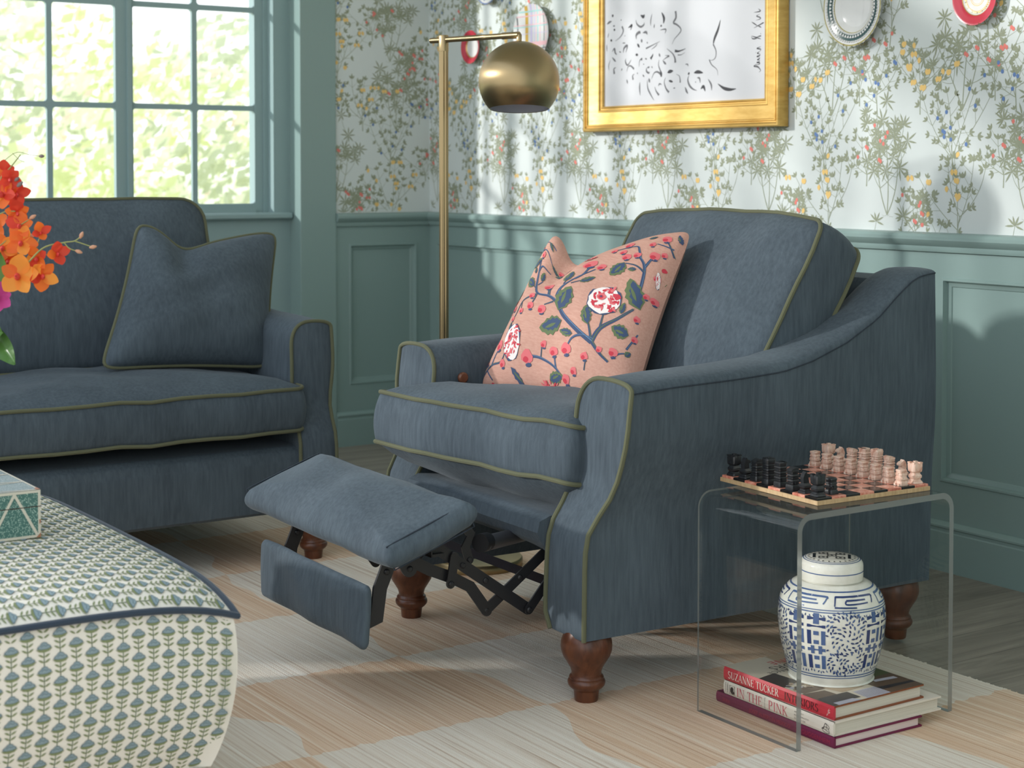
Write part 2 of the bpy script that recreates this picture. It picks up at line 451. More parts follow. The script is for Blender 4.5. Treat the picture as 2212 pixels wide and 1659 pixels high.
def wallpaper(mb, fn, u0, u1, z0, z1, seed=3):
    TW, TH = .49, .56
    pr = Print(mb, fn, .0004); pr.clip = lambda a, b: u0 <= a <= u1 and z0 <= b <= z1
    for i in range(int(u0 / TW) - 2, int(u1 / TW) + 2):
        for j in range(1, int(z1 / TH) + 2):
            rnd = random.Random(seed); ox = i * TW + (TW / 2 if j % 2 else 0); oy = j * TH - .17
            palm(pr, rnd, ox + .06, oy + .02)
            bush(pr, rnd, ox + .30, oy + .12, 5, .25, 5, .75)
            bush(pr, rnd, ox + .31, oy - .07, 3, .24, 5, .9)
            bush(pr, rnd, ox + .18, oy + .30, 3, .20, 5, 1.0)
            bush(pr, rnd, ox + .44, oy + .33, 4, .20, 5, .9)
            bush(pr, rnd, ox + .17, oy - .07, 4, .13, 4, .8)
            palm(pr, rnd, ox + .33, oy + .31)
            bush(pr, rnd, ox + .47, oy + .10, 4, .15, 4, 1.1)
            bush(pr, rnd, ox + .02, oy + .30, 5, .16, 4, 1.1)

# wainscot: a panelled field, recessed panels with a bead, facing local -y (x along the wall)
def wainscot(mb, x0, x1, panels, z0=.0, z1=.905, pz0=.242, pz1=.803, T=lambda x, y, z: (x, y, z)):
    xs = [x0]
    for a, b in panels: xs += [a, b]
    xs.append(x1)
    def q(a, b, c, d, ya=0.): mb.add([T(a, ya, c), T(b, ya, c), T(b, ya, d), T(a, ya, d)], [(0, 1, 2, 3)])
    q(x0, x1, z0, pz0); q(x0, x1, pz1, z1)
    for k in range(0, len(xs) - 1, 2): q(xs[k], xs[k + 1], pz0, pz1)
    for a, b in panels:
        # rings: edge bead, cove, flat field
        prof = [(0, 0), (.003, -.004), (.008, -.004), (.011, .002), (.013, .009), (.024, .013), (.026, .016)]
        for (d0, y0), (d1, y1) in zip(prof[:-1], prof[1:]):
            A = [(a + d0, pz0 + d0), (b - d0, pz0 + d0), (b - d0, pz1 - d0), (a + d0, pz1 - d0)]
            B = [(a + d1, pz0 + d1), (b - d1, pz0 + d1), (b - d1, pz1 - d1), (a + d1, pz1 - d1)]
            V = [T(p[0], y0, p[1]) for p in A] + [T(p[0], y1, p[1]) for p in B]
            mb.add(V, [(i, (i + 1) % 4, 4 + (i + 1) % 4, 4 + i) for i in range(4)])
        d, y = prof[-1]; q(a + d, b - d, pz0 + d, pz1 - d, y)

RAIL_PROF = [(0, .873), (.010, .873), (.013, .880), (.013, .888), (.024, .896), (.030, .906), (.030, .915), (.026, .922), (.016, .9262), (0, .9262)]
BASE_PROF = [(0, 0), (.017, 0), (.017, .107), (.014, .110), (.014, .118), (.018, .121), (.018, .126), (.010, .133), (.004, .136), (0, .136)]

# right wall (y = 0) ----------------------------------------------------------
mb = MB()
mb.add([(0, 0, .90), (X_END, 0, .90), (X_END, 0, WALL_TOP), (0, 0, WALL_TOP)], [(0, 1, 2, 3)], 0)
mb.box((-.3, .03, 0), (X_END, .12, WALL_TOP), 0)
wallpaper(mb, lambda x, z, l: (x, -l, z), 0.0, 4.3, .925, 2.3)
struct(mb.build('wall_right', WPM, smooth=False, weld=False))
mb = MB(); wainscot(mb, 0, X_END, [(.06, 1.22), (1.45, 2.487), (2.713, 3.75), (3.98, 5.01), (5.24, 6.3)])
struct(mb.build('trim_1', TEAL, ang=25))
mb = MB(); mb.prism([(-y, z) for y, z in RAIL_PROF], 'x', 0, X_END); struct(mb.build('trim_2', TEAL, ang=25))
mb = MB(); mb.prism([(-y, z) for y, z in BASE_PROF], 'x', 0, X_END); struct(mb.build('baseboard_right', TEAL, ang=25))

# left wall (x = 0) from the corner to the pilaster ---------------------------
mb = MB(); PY0, PY1 = -.591, -.435
mb.add([(0, PY1, .90), (0, 0, .90), (0, 0, WALL_TOP), (0, PY1, WALL_TOP)], [(0, 1, 2, 3)], 0)
mb.box((-.3, PY1, 0), (-.03, .12, WALL_TOP), 0)
wallpaper(mb, lambda y, z, l: (l, y, z), PY1, 0, .925, 2.3, 8)
struct(mb.build('wall_left', WPM, smooth=False, weld=False))
mb = MB(); wainscot(mb, PY1, 0, [(-.373, -.060)], T=lambda x, y, z: (-y, x, z)); struct(mb.build('trim_3', TEAL, ang=25))
mb = MB(); mb.prism([(y, z) for y, z in RAIL_PROF], 'y', PY1, 0); struct(mb.build('trim_4', TEAL, ang=25))
mb = MB(); mb.prism([(y, z) for y, z in BASE_PROF], 'y', PY1, 0); struct(mb.build('baseboard_left', TEAL, ang=25))
mb = MB(); mb.box((-.30, PY0, 0), (.012, PY1, WALL_TOP)); struct(mb.build('trim_5', TEAL, smooth=False, bevel=.003))

# window wall ------------------------------------------------------------------
XW, XS = -.079, -.150        # wall face, plane of the sashes
Y_WEND = -7.995; Z_SILL, Z_HEAD = .930, 2.905
mb = MB(); mb.box((-.30, Y_END, 0), (XW, PY0, .905)); mb.box((-.30, Y_END, Z_HEAD + .05), (XW, PY0, WALL_TOP))
mb.box((-.30, Y_END, .905), (XW, Y_WEND - .05, Z_HEAD + .05)); mb.box((-.30, -.661, .905), (XW, PY0, Z_HEAD + .05))
struct(mb.build('wall_window', TEAL_FLARE, smooth=False))
mb = MB()
mb.prism([(XS - .04, .905), (XW + .026, .905), (XW + .034, .911), (XW + .034, .924), (XW + .028, Z_SILL), (XS - .04, Z_SILL)], 'y', Y_WEND, -.598)
struct(mb.build('trim_6', TEAL_FLARE, ang=30, bevel=0))
mb = MB(); mb.prism([(XW + y, z) for y, z in BASE_PROF], 'y', Y_END, PY0); struct(mb.build('baseboard_window', TEAL, ang=25))

def sash_bar(mb, lo, hi): mb.box(lo, hi)
def rounded_pane_corner(mb, y, z, sy, sz, r=.012):
    n = 5; P = [(XS + .008, y, z)] + [(XS + .008, y + sy * (r - r * sin(i * pi / 2 / n)), z + sz * (r - r * cos(i * pi / 2 / n))) for i in range(n + 1)]
    Q = [(XS - .010, p[1], p[2]) for p in P]; m = len(P)
    F = [(0, i, i + 1) for i in range(1, m - 1)] + [(m, m + i + 1, m + i) for i in range(1, m - 1)]
    F += [(i, m + i, m + i + 1, i + 1) for i in range(1, m - 1)]
    mb.add(P + Q, F)
NWIN = 13; PITCH = .5635
for k in range(NWIN):
    yr = -.661 - k * PITCH
    mb = MB()
    ys = [yr - .052, yr - .290, yr - .310, yr - .548]          # glass edges
    if k == 0: mb.box((XS - .02, yr - .018, Z_SILL), (XS + .022, yr, Z_HEAD))          # blind stop at the jamb
    mb.box((XS - .012, yr - .052, Z_SILL), (XS + .012, yr - (.018 if k == 0 else 0), Z_HEAD))
    mb.box((XS - .012, yr - PITCH, Z_SILL), (XS + .012, ys[3], Z_HEAD))
    mb.box((XS - .03, yr - PITCH - .010, Z_SILL), (XS + .026, yr - PITCH + .006, Z_HEAD))     # mullion bead between two sashes
    mb.box((XS - .012, ys[3], Z_SILL), (XS + .012, ys[0], .965)); mb.box((XS - .012, ys[3], 2.855), (XS + .012, ys[0], Z_HEAD))
    mb.box((XS - .02, ys[3], Z_SILL), (XS + .024, ys[0], .945))
    mb.box((XS - .010, ys[2], .965), (XS + .008, ys[1], 2.855))
    zs = [.965, 1.326, 1.346, 1.708, 1.728, 2.090, 2.110, 2.472, 2.492, 2.855]
    for z0, z1 in ((zs[1], zs[2]), (zs[3], zs[4]), (zs[5], zs[6]), (zs[7], zs[8])): mb.box((XS - .010, ys[3], z0), (XS + .008, ys[2], z1)); mb.box((XS - .010, ys[1], z0), (XS + .008, ys[0], z1))
    for a, b in ((ys[1], ys[0]), (ys[3], ys[2])):
        for c, d in zip(zs[::2], zs[1::2]):
            for sy, yy in ((1, a), (-1, b)):
                for sz, zz in ((1, c), (-1, d)): rounded_pane_corner(mb, yy, zz, sy, sz)
    w = struct(mb.build('window_%d' % (k + 1), TEAL_FLARE, smooth=False))
    g = MB(); g.add([(XS - .002, ys[3], .965), (XS - .002, ys[0], .965), (XS - .002, ys[0], 2.855), (XS - .002, ys[3], 2.855)], [(0, 1, 2, 3)])
    g.build('pane', PANE, w, smooth=False)
mb = MB(); mb.box((XS - .05, Y_WEND, Z_HEAD), (XW, PY0, Z_HEAD + .05)); struct(mb.build('trim_7', TEAL_FLARE, smooth=False))

# garden behind the window ------------------------------------------------------
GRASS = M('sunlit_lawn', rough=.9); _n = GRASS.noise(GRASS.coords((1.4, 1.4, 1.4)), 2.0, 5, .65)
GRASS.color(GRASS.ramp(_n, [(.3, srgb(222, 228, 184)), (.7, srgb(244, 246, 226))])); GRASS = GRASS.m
mb = MB()
def hill(u, v):
    x = -.9 - 26 * u; y = -22 + 40 * v
    return (x, y, -.35 + .10 * max(0, -x - 14))
mb.grid(hill, 30, 40); _h = mb.build('garden_lawn', GRASS); tag(_h, 'sunlit pale green lawn rising behind the window', 'lawn', kind='stuff')
def leafmat(name, rgb, tr=.5):
    m = M(name, srgb(*rgb), .7); m.set(Transmission_Weight=0.0)
    t = m.node('ShaderNodeBsdfTranslucent'); t.inputs[0].default_value = srgb(*rgb); x = m.node('ShaderNodeMixShader'); x.inputs[0].default_value = tr
    m.link(m.b.outputs[0], x.inputs[1]); m.link(t.outputs[0], x.inputs[2]); m.link(x.outputs[0], m.out.inputs[0]); return m.m
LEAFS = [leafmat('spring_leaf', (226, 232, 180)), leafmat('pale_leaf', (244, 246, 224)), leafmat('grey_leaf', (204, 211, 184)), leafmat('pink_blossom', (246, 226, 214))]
rnd = random.Random(5); mb = MB()
for i in range(15000):
    x = -10 - 3.5 * rnd.random() ** .8; y = rnd.uniform(-4.0, 11.0); top = 3.0 + .4 * sin(y * 1.3) + .25 * sin(y * 3.1 + 1)
    z = -.14 + top * rnd.random()
    c = sin(y * 2.3 + x) + sin(z * 4.1 + y * 1.7) + sin(y * 6.1 - z * 5)
    mi = 0 if c > .7 else 1 if c > -.9 else 2
    if rnd.random() < .04: mi = 3
    s = rnd.uniform(.055, .12); a = Vector((rnd.gauss(0, 1), rnd.gauss(0, 1), rnd.gauss(0, 1))).normalized(); b = a.orthogonal().normalized(); c_ = a.cross(b)
    p = Vector((x, y, z)); mb.add([p - b * s, p + c_ * s * .55, p + b * s, p - c_ * s * .55], [(0, 1, 2, 3)], mi)
_h = mb.build('garden_shrubbery', LEAFS, smooth=False, weld=False); tag(_h, 'pale sunlit spring foliage beyond the window', 'shrubbery', kind='stuff')

# rug ------------------------------------------------------------------------------
RUG = M('striated_check_rug', rough=.92, spec=.15)
_st = RUG.noise(RUG.coords((1.3, 150, 1)), 1.0, 3, .7, .3)
_st2 = RUG.noise(RUG.coords((.9, 46, 1)), 1.0, 3, .6, .2)
_tc = RUG.node('ShaderNodeTexCoord'); _sx = RUG.node('ShaderNodeSeparateXYZ'); RUG.link(_tc.outputs['Object'], _sx.inputs[0])
_jag = RUG.noise(RUG.coords((.01, 26, 1)), 1.0, 2, .6)
_jx = RUG.math('ADD', _sx.outputs[0], RUG.math('MULTIPLY', RUG.math('SUBTRACT', _jag, .5), .05))
_wy = RUG.noise(RUG.coords((1.6, .25, 1)), 1.0, 2, .6)
_jy = RUG.math('ADD', _sx.outputs[1], RUG.math('MULTIPLY', RUG.math('SUBTRACT', _wy, .5), .34))
_cb = RUG.node('ShaderNodeCombineXYZ')
RUG.link(RUG.math('DIVIDE', RUG.math('SUBTRACT', _jx, 3.09 - .455 * 20), .455), _cb.inputs[0])
RUG.link(RUG.math('DIVIDE', RUG.math('SUBTRACT', _jy, -1.64 - .52 * 20), .52), _cb.inputs[1]); _cb.inputs[2].default_value = .5
_ck = RUG.node('ShaderNodeTexChecker'); _ck.inputs['Scale'].default_value = 1.0; RUG.link(_cb.outputs[0], _ck.inputs[0])
_peach = RUG.ramp(_st, [(.30, srgb(186, 136, 100)), (.48, srgb(220, 182, 148)), (.70, srgb(242, 226, 206))])
_cream = RUG.ramp(_st, [(.30, srgb(182, 158, 138)), (.45, srgb(222, 212, 198)), (.68, srgb(242, 239, 231))])
_soft = RUG.math('MULTIPLY', _ck.outputs[1], .9)
_col = RUG.mix(_soft, _peach, _cream)
RUG.color(RUG.mix(RUG.math('MULTIPLY', _st2, .5), _col, srgb(232, 218, 200)))
RUG.bump(RUG.math('ADD', _st, RUG.noise(RUG.coords((500, 500, 1)), 1.0, 1, .6)), .5, .004)
RUG = RUG.m
mb = MB(); rnd = random.Random(2)
RX0, RX1, RY0, RY1 = .35, 5.6, -5.4, -.727
mb.add([(RX0, RY0, .010), (RX1, RY0, .010), (RX1, RY1, .010), (RX0, RY1, .010)], [(0, 1, 2, 3)])
mb.add([(RX0, RY0, .001), (RX1, RY0, .001), (RX1, RY1, .001), (RX0, RY1, .001)], [(0, 3, 2, 1)])
for a, b in (((RX0, RY0), (RX1, RY0)), ((RX1, RY0), (RX1, RY1)), ((RX1, RY1), (RX0, RY1)), ((RX0, RY1), (RX0, RY0))):
    mb.add([(*a, .001), (*b, .001), (*b, .010), (*a, .010)], [(0, 1, 2, 3)])
x = 2.4
while x < 4.6:            # cut pile tufts along the visible edge
    r = rnd.uniform(.0025, .0045); mb.box((x, RY1 - .004, .002), (x + r, RY1 + rnd.uniform(.002, .007), rnd.uniform(.007, .0098))); x += r * 1.3
rug = mb.build('area_rug', RUG, smooth=False, weld=False)
tag(rug, 'large peach and cream checked rug with fine streaks under the seating', 'rug')
# ------------------------------------------------------------------ upholstered seating
FRONT_Z = [.148, .30, .34, .364, .39, .42, .451, .49, .527, .593, .63, .66]
FRONT_Y = [-.040, -.038, -.036, -.031, -.014, .006, .019, .021, .021, .026, .031, .035]
_fz = np.linspace(.10, .72, 249); _fk = np.exp(-np.linspace(-3, 3, 25) ** 2 / 2); _fk /= _fk.sum()
_fy = np.convolve(np.pad(np.interp(_fz, FRONT_Z, FRONT_Y), 12, mode='edge'), _fk, mode='valid')
def front_y(z): return float(np.interp(z, _fz, _fy))
SEAM_Y = [.03, .136, .307, .443, .529, .633, .731, .807, .859, .917, .95]
SEAM_Z = [.650, .656, .660, .667, .684, .717, .764, .820, .852, .862, .860]
TOP_H = [.022, .023, .024, .026, .026, .026, .026, .024, .019, .011, .008]
Y_BACK = .925

class Arm:
    """one upholstered arm in seat coordinates; side = +1 / -1"""
    def __init__(s, side, xb, flare, thick): s.side, s.xb, s.fl, s.th = side, xb, flare, thick
    def outer(s, z, k): return s.xb + s.fl * sstep(.36, .58, z) * (1 - .82 * k)
    def section(s, k):
        """points over the arm, from the outer foot over the top to the inner foot, at station k in 0..1"""
        y0 = .03 + (Y_BACK - .03) * k
        zs = interp(y0, SEAM_Y, SEAM_Z); th = interp(y0, SEAM_Y, TOP_H); out = []
        n = 14
        for i in range(n): out.append([None, .148 + (zs - .148) * i / n])
        for p in out: p[0] = s.outer(p[1], k)
        xo = s.outer(zs, k); xi = s.xb - s.th + s.fl * .35 * (1 - k); a = (xo - xi) / 2; c = (xo + xi) / 2; drop = .075
        m = 8
        for i in range(m + 1):
            q = pi / 2 * i / m; out.append([c + a * cos(q) ** .8, zs + th * sin(q) ** .75])
        zi = zs + th - drop
        for i in range(1, m + 1):
            q = pi / 2 * (1 - i / m); out.append([c - a * cos(q) ** .8, zi + drop * sin(q) ** .9])
        for i in range(1, n + 1):
            z = zi + (.148 - zi) * i / n
            rb = max(0., 1 - (z - .148) / .05)
            out.append([xi - (xi - (s.xb - s.th)) * (1 - (z - .148) / (zi - .148)) + .022 * rb ** 2.2, z])
        return [(p[0] * s.side, p[1]) for p in out]
    def y(s, z, k): f = front_y(min(z, .66)); return f + (Y_BACK + .006 * sin(pi * (z - .15) / .7) - f) * k
    def build(s, parent, mat):
        mb = MB(); N = 34; S = [s.section(i / N) for i in range(N + 1)]; m = len(S[0])
        V = []
        for i in range(N + 1):
            k = i / N
            for x, z in S[i]:
                kk = k * (1 - 0) ; V.append((x, s.y(z, kk), z))
        F = [(i * m + j, (i + 1) * m + j, (i + 1) * m + j + 1, i * m + j + 1) for i in range(N) for j in range(m - 1)]
        mb.add(V, F)
        for i, sg in ((0, -1), (N, 1)):         # front panel and back end, gently padded
            h = (m - 1) // 2; rows = []
            for j in range(h + 1):
                a = Vector(V[i * m + j]); b = Vector(V[i * m + m - 1 - j]); r = []
                for t in (0, .12, .3, .5, .7, .88, 1):
                    p = a.lerp(b, t); p.y += sg * .007 * (1 - (2 * t - 1) ** 4) * min(1, j / 2 + .3, (h - j) / 3); r.append(p)
                rows.append(r)
            for j in range(h):
                for t in range(6): mb.add([rows[j][t], rows[j][t + 1], rows[j + 1][t + 1], rows[j + 1][t]], [(0, 1, 2, 3)])
        mb.add([V[0], V[m - 1], V[N * m + m - 1], V[N * m]], [(0, 1, 2, 3)])
        o = mb.build('arm', mat, parent, ang=50)
        pp = [Vector((x, s.y(z, 0) - .003, z)) for x, z in S[0]]
        t = MB(); t.tube(pp, .0052, 8); t.build('piping', PIPING, o)
        # dark seam line along the outer top edge
        sm = []
        for i in range(0, N + 1):
            k = i / N; y0 = .03 + (Y_BACK - .03) * k; zs = interp(y0, SEAM_Y, SEAM_Z)
            sm.append((s.side * (s.outer(zs, k) + .0006), s.y(zs, k), zs))
        t = MB(); t.tube(sm, .0016, 6); t.build('seam', DARKVELVET, o)
        return o

LEG_PROF = [(.0, 0), (.0235, 0), (.0246, .003), (.0255, .014), (.0265, .022), (.029, .0245), (.0335, .028), (.0380, .0335), (.0392, .039), (.0380, .0435),
            (.0352, .0465), (.0358, .049), (.0350, .0515), (.0312, .055), (.0308, .060), (.0336, .069), (.0410, .081), (.0485, .093), (.0526, .105), (.0535, .114), (.0524, .124), (.0490, .134), (.043, .144), (.040, .156)]
def make_leg(parent, x, y, name='leg', h=.156):
    mb = MB(); mb.lathe([(r, z * h / .156) for r, z in LEG_PROF], 36, c=(x, y, .010)); return mb.build(name, WALNUT, parent, ang=30)

def rrect(w, d, rc, n=6, ex=10):
    """rounded rectangle outline, counter clockwise, with extra points along the straight sides"""
    P = []
    for cx, cy, a0 in ((w / 2 - rc, d / 2 - rc, 0), (-w / 2 + rc, d / 2 - rc, 90), (-w / 2 + rc, -d / 2 + rc, 180), (w / 2 - rc, -d / 2 + rc, 270)):
        C = [(cx + rc * cos(R(a0 + 90 * i / n)), cy + rc * sin(R(a0 + 90 * i / n))) for i in range(n + 1)]
        if P:
            a = P[-1]; b = C[0]; P += [(a[0] + (b[0] - a[0]) * i / ex, a[1] + (b[1] - a[1]) * i / ex) for i in range(1, ex)]
        P += C
    a = P[-1]; b = P[0]; P += [(a[0] + (b[0] - a[0]) * i / ex, a[1] + (b[1] - a[1]) * i / ex) for i in range(1, ex)]
    return P

def boxed_cushion(w, d, h, ct, cb, rc=.03, puff=.012, warp=None, pipe=.0052, seed=0):
    """cushion centred on the origin: crowned top and bottom, a boxing band between two piped edges"""
    O = rrect(w, d, rc); n = len(O); rnd = random.Random(seed)
    ph = [rnd.uniform(0, 6.28) for _ in range(6)]
    wob = lambda x, y: .0022 * (sin(x * 23 + ph[0]) + sin(y * 19 + ph[1]) + sin((x + y) * 31 + ph[2]))
    W_ = warp or (lambda p: p)
    mb = MB(); K = 12; rings = []
    def ring(sc, z): return [W_(Vector((x * sc, y * sc, z + (wob(x * sc, y * sc) if sc < 1 else wob(x, y) * .8)))) for x, y in O]
    for i in range(K + 1):
        t = 1 - i / K; rings.append(ring(max(t, .001), h / 2 + ct * (1 - t ** 2.4) ** .8))
    rings.reverse()
    for i in range(1, 7):
        t = i / 7; q = 1 + puff * 4 * t * (1 - t) / (w / 2) * 1.0
        rings.append([W_(Vector((x * (1 + puff * 4 * t * (1 - t) / (w / 2)), y * (1 + puff * 4 * t * (1 - t) / (d / 2)), h / 2 - h * t + wob(x, y) * .8))) for x, y in O])
    for i in range(K + 1):
        t = 1 - i / K; rings.append(ring(max(t, .001), -h / 2 - cb * (1 - t ** 2.4) ** .8))
    V = [p for r in rings for p in r]; F = []
    for i in range(len(rings) - 1):
        for k in range(n): F.append((i * n + k, (i + 1) * n + k, (i + 1) * n + (k + 1) % n, i * n + (k + 1) % n))
    mb.add(V, F)
    pt, pb = rings[K], rings[K + 7]
    ct_ = sum((p for p in pt), Vector()) / n; cb_ = sum((p for p in pb), Vector()) / n
    pt = [p + (p - ct_).normalized() * .002 for p in pt]; pb = [p + (p - cb_).normalized() * .002 for p in pb]
    pm = MB()
    if pipe: pm.tube(pt, pipe, 8, closed=True); pm.tube(pb, pipe, 8, closed=True)
    return mb, pm

def throw_pillow(TL, TR, BR, BL, T=.075, chop=.07, chop_u=-.1, side_pinch=.05, sag=.0, fat_low=.25, seed=0, N=36):
    """knife-edged pillow through four corner points; returns fn(u, v, lift, side) with u, v in -1..1"""
    TL, TR, BR, BL = map(Vector, (TL, TR, BR, BL))
    nrm = ((TR - BL).cross(TL - BR)).normalized()
    rnd = random.Random(seed); ph = [rnd.uniform(0, 6.28) for _ in range(5)]
    def base(u, v):
        k_ = 1 - .055 * (abs(u) * abs(v)) ** 9
        u, v = u * k_, v * k_
        pu = u * (1 - side_pinch * (1 - v * v) * abs(u) ** 3); pv = v * (1 - side_pinch * .8 * (1 - u * u) * abs(v) ** 3)
        a, b = (pu + 1) / 2, (pv + 1) / 2
        p = (BL.lerp(BR, a)).lerp(TL.lerp(TR, a), b)
        up = (TL.lerp(TR, .5) - BL.lerp(BR, .5)).normalized()
        c = math.exp(-((u - chop_u) / .30) ** 2) * .55 + math.exp(-((u - chop_u - .25) / .62) ** 2) * .6
        return p - up * chop * c * sstep(-.2, 1, v)
    def fn(u, v, lift=0., side=1):
        u = max(-1, min(1, u)); v = max(-1, min(1, v))
        t = ((1 - u ** 4) * (1 - v ** 4)) ** .62 * (.72 + .28 * (1 - u * u) * (1 - v * v))
        t *= 1 + fat_low * (-v) * .6
        c = math.exp(-((u - chop_u) / .16) ** 2) * sstep(.0, 1, v); t *= 1 - .55 * c
        wr = .004 * sin(7 * u + 3 * v + ph[0]) * (1 - u * u) * (1 - v * v) + .003 * sin(11 * v - 4 * u + ph[1]) * (1 - u ** 2) * (1 - v ** 2)
        d = T * t + wr * t
        return base(u, v) + nrm * side * (d + lift)
    def mesh():
        mb = MB(); mb.grid(lambda u, v: fn(u, v, 0, 1), N, N, u0=-1, u1=1, v0=-1, v1=1); mb.grid(lambda u, v: fn(u, v, 0, -1), N, N, u0=-1, u1=1, v0=-1, v1=1)
        return mb
    def edge(n=30):
        E = [base(-1 + 2 * i / n, -1) for i in range(n)] + [base(1, -1 + 2 * i / n) for i in range(n)] + [base(1 - 2 * i / n, 1) for i in range(n)] + [base(-1, 1 - 2 * i / n) for i in range(n)]
        return E
    return fn, mesh, edge, nrm

# ---- the armchair, reclined, with its footrest out --------------------------------------------------
ch = thing('recliner_armchair', 'slate blue velvet recliner armchair with its footrest raised', 'armchair', (2.734, -1.486, 0), R(-2))
for sd_ in (1, -1): Arm(sd_, .43, .06, .145).build(ch, VELVET)
for lx, ly in ((.377, .0), (-.377, .0), (.377, .872), (-.377, .872)): make_leg(ch, lx, ly)
# back frame between the arms
mb = MB()
def backsec(u, v):
    x = -.36 + .72 * u; q = [(.60, .30), (.66, .45), (.735, .62), (.79, .78), (.83, .845), (.875, .855), (.915, .83), (.928, .70), (.925, .40), (.925, .15)]
    i = v * (len(q) - 1); k = min(int(i), len(q) - 2); f = i - k
    return (x, q[k][0] + (q[k + 1][0] - q[k][0]) * f, q[k][1] + (q[k + 1][1] - q[k][1]) * f)
mb.grid(backsec, 10, 40); mb.build('backrest', VELVET, ch)
# seat platform with the padded front rail
mb = MB()
def apron(u, v):
    x = -.287 + .574 * u; e = 1 - abs(2 * u - 1) ** 6
    q = [(.60, .36), (.2, .365), (.05, .372), (-.030, .378), (-.056, .368), (-.062, .345), (-.050, .322), (-.015, .302 - .02 * (1 - e)), (.08, .295), (.60, .285)]
    i = v * (len(q) - 1); k = min(int(i), len(q) - 2); f = i - k
    return (x, q[k][0] + (q[k + 1][0] - q[k][0]) * f, q[k][1] + (q[k + 1][1] - q[k][1]) * f)
mb.grid(apron, 24, 36)
for uu in (0, 1): mb.add([apron(uu, i / 36) for i in range(37)], [tuple(range(37))])
mb.build('seat_base', VELVET, ch)
# seat cushion: crowned, tipped back
TILT = R(7)
def seat_warp(p):
    q = p.copy(); q.z += .010 * (1 - (2 * p.x / .66) ** 2) * 0
    q.z += -.014 * (p.y / .3) * 0
    yy = q.y * cos(TILT) + q.z * sin(TILT); zz = -q.y * sin(TILT) + q.z * cos(TILT)
    sk = .14 * (q.x + .0) * sstep(.25, -.3, q.y)
    return Vector((q.x - .005, yy + .242 + sk, zz + .472))
mb, pm = boxed_cushion(.69, .62, .118, .060, .085, .025, .008, seat_warp, seed=4)
o = mb.build('seat_cushion', VELVET, ch, ang=60); pm.build('piping', PIPING, o)
# back cushion: boxed, leaning on the back
LEAN = R(31)
def back_warp(p):
    # local: x across, y up the cushion, z out of the front face
    w = 1 - .035 * (1 - (p.y / .26) ** 2) * 0
    up = Vector((0, sin(LEAN), cos(LEAN))); out = Vector((0, -cos(LEAN), sin(LEAN)))
    q = Vector((p.x * w + .002, 0, 0)) + up * p.y + out * p.z
    q += up * (-.018 * abs(p.x / .34) ** 3 * sstep(0, .25, p.y))
    return q + Vector((0, .595, .735))
mb, pm = boxed_cushion(.70, .53, .135, .050, .02, .028, .010, back_warp, seed=9)
o = mb.build('back_cushion', VELVET, ch, ang=60); pm.build('piping', PIPING, o)
# wooden push button on the far arm
mb = MB(); mb.lathe([(.0, 0), (.012, 0), (.0135, .003), (.0135, .008), (.010, .012), (0, .0125)], 20); mb.xf(Matrix.Translation((-.300, .098, .596)) @ Matrix.Rotation(R(90), 4, 'Y'))
tag(mb.build('recline_button', wood('button_wood', (92, 52, 34), (130, 80, 54)), ch), 'round brown wooden button')
# footrest pad
FT = R(20)
def foot_warp(p):
    yy = p.y * cos(FT) - p.z * sin(FT) * -1; zz = p.y * sin(FT) + p.z * cos(FT)
    return Vector((p.x - .003, p.y * cos(FT) - p.z * sin(FT) - .343, zz + .381))
mb, pm = boxed_cushion(.685, .190, .050, .034, .006, .010, .014, foot_warp, pipe=0, seed=2)
fo = mb.build('footrest', VELVET, ch, ang=60)
for sx_ in (1, -1):
    t = MB()
    E_ = [foot_warp(Vector((sx_ * (.3425 + .010 * (1 - (2 * i / 12 - 1) ** 2) * 0), -.095 + .19 * i / 12, zz))) for zz in (.0255, -.0255) for i in ((range(13)) if zz > 0 else range(12, -1, -1))]
    t.tube(E_, .0017, 6, closed=True)
    t.build('seam', DARKVELVET, fo)
# hinged flap below it
def flap_warp(p): return Vector((p.x + .035, -.455 - p.z, .222 + p.y))
mb, pm = boxed_cushion(.495, .118, .016, .010, .004, .012, .004, flap_warp, pipe=0, seed=3)
mb.build('footrest_flap', VELVET, ch, ang=60)
# steel linkage
def link_bar(P, w=.020, th=.004, x=.25, rivets=(), name='link_bar', holes=()):
    P = [Vector((x, a, b)) for a, b in P]; mb = MB(); n = len(P); L = []
    for i, p in enumerate(P):
        t = (P[min(i + 1, n - 1)] - P[max(i - 1, 0)]).normalized(); q = Vector((0, -t.z, t.y)); L.append((p + q * w / 2, p - q * w / 2))
    def capc(p, d, s):   # rounded end
        a0 = math.atan2(d.z, d.y); return [p + Vector((0, cos(a0 + s * (pi / 2 - pi * i / 8)), sin(a0 + s * (pi / 2 - pi * i / 8)))) * w / 2 for i in range(9)]
    d0 = (P[0] - P[1]).normalized(); d1 = (P[-1] - P[-2]).normalized()
    ring = [b for a, b in L[1:-1]] + capc(P[-1], d1, -1) + [a for a, b in reversed(L[1:-1])] + capc(P[0], d0, -1)
    mb.prism([(p.y, p.z) for p in ring], 'x', x - th / 2, x + th / 2)
    for i in rivets:
        c = P[i] if isinstance(i, int) else P[int(i)].lerp(P[int(i) + 1], i % 1)
        sg = 1
        r = MB(); r.lathe([(0, 0), (.0062, 0), (.0062, .002), (.004, .0045), (0, .005)], 14); r.xf(Matrix.Translation((x + th / 2, c.y, c.z)) @ Matrix.Rotation(R(90), 4, 'Y')); mb.v, mb.f, mb.mi = mb.v, mb.f, mb.mi; mb.add(r.v, r.f)
    return mb.build(name, BLACKMETAL, ch, ang=30)
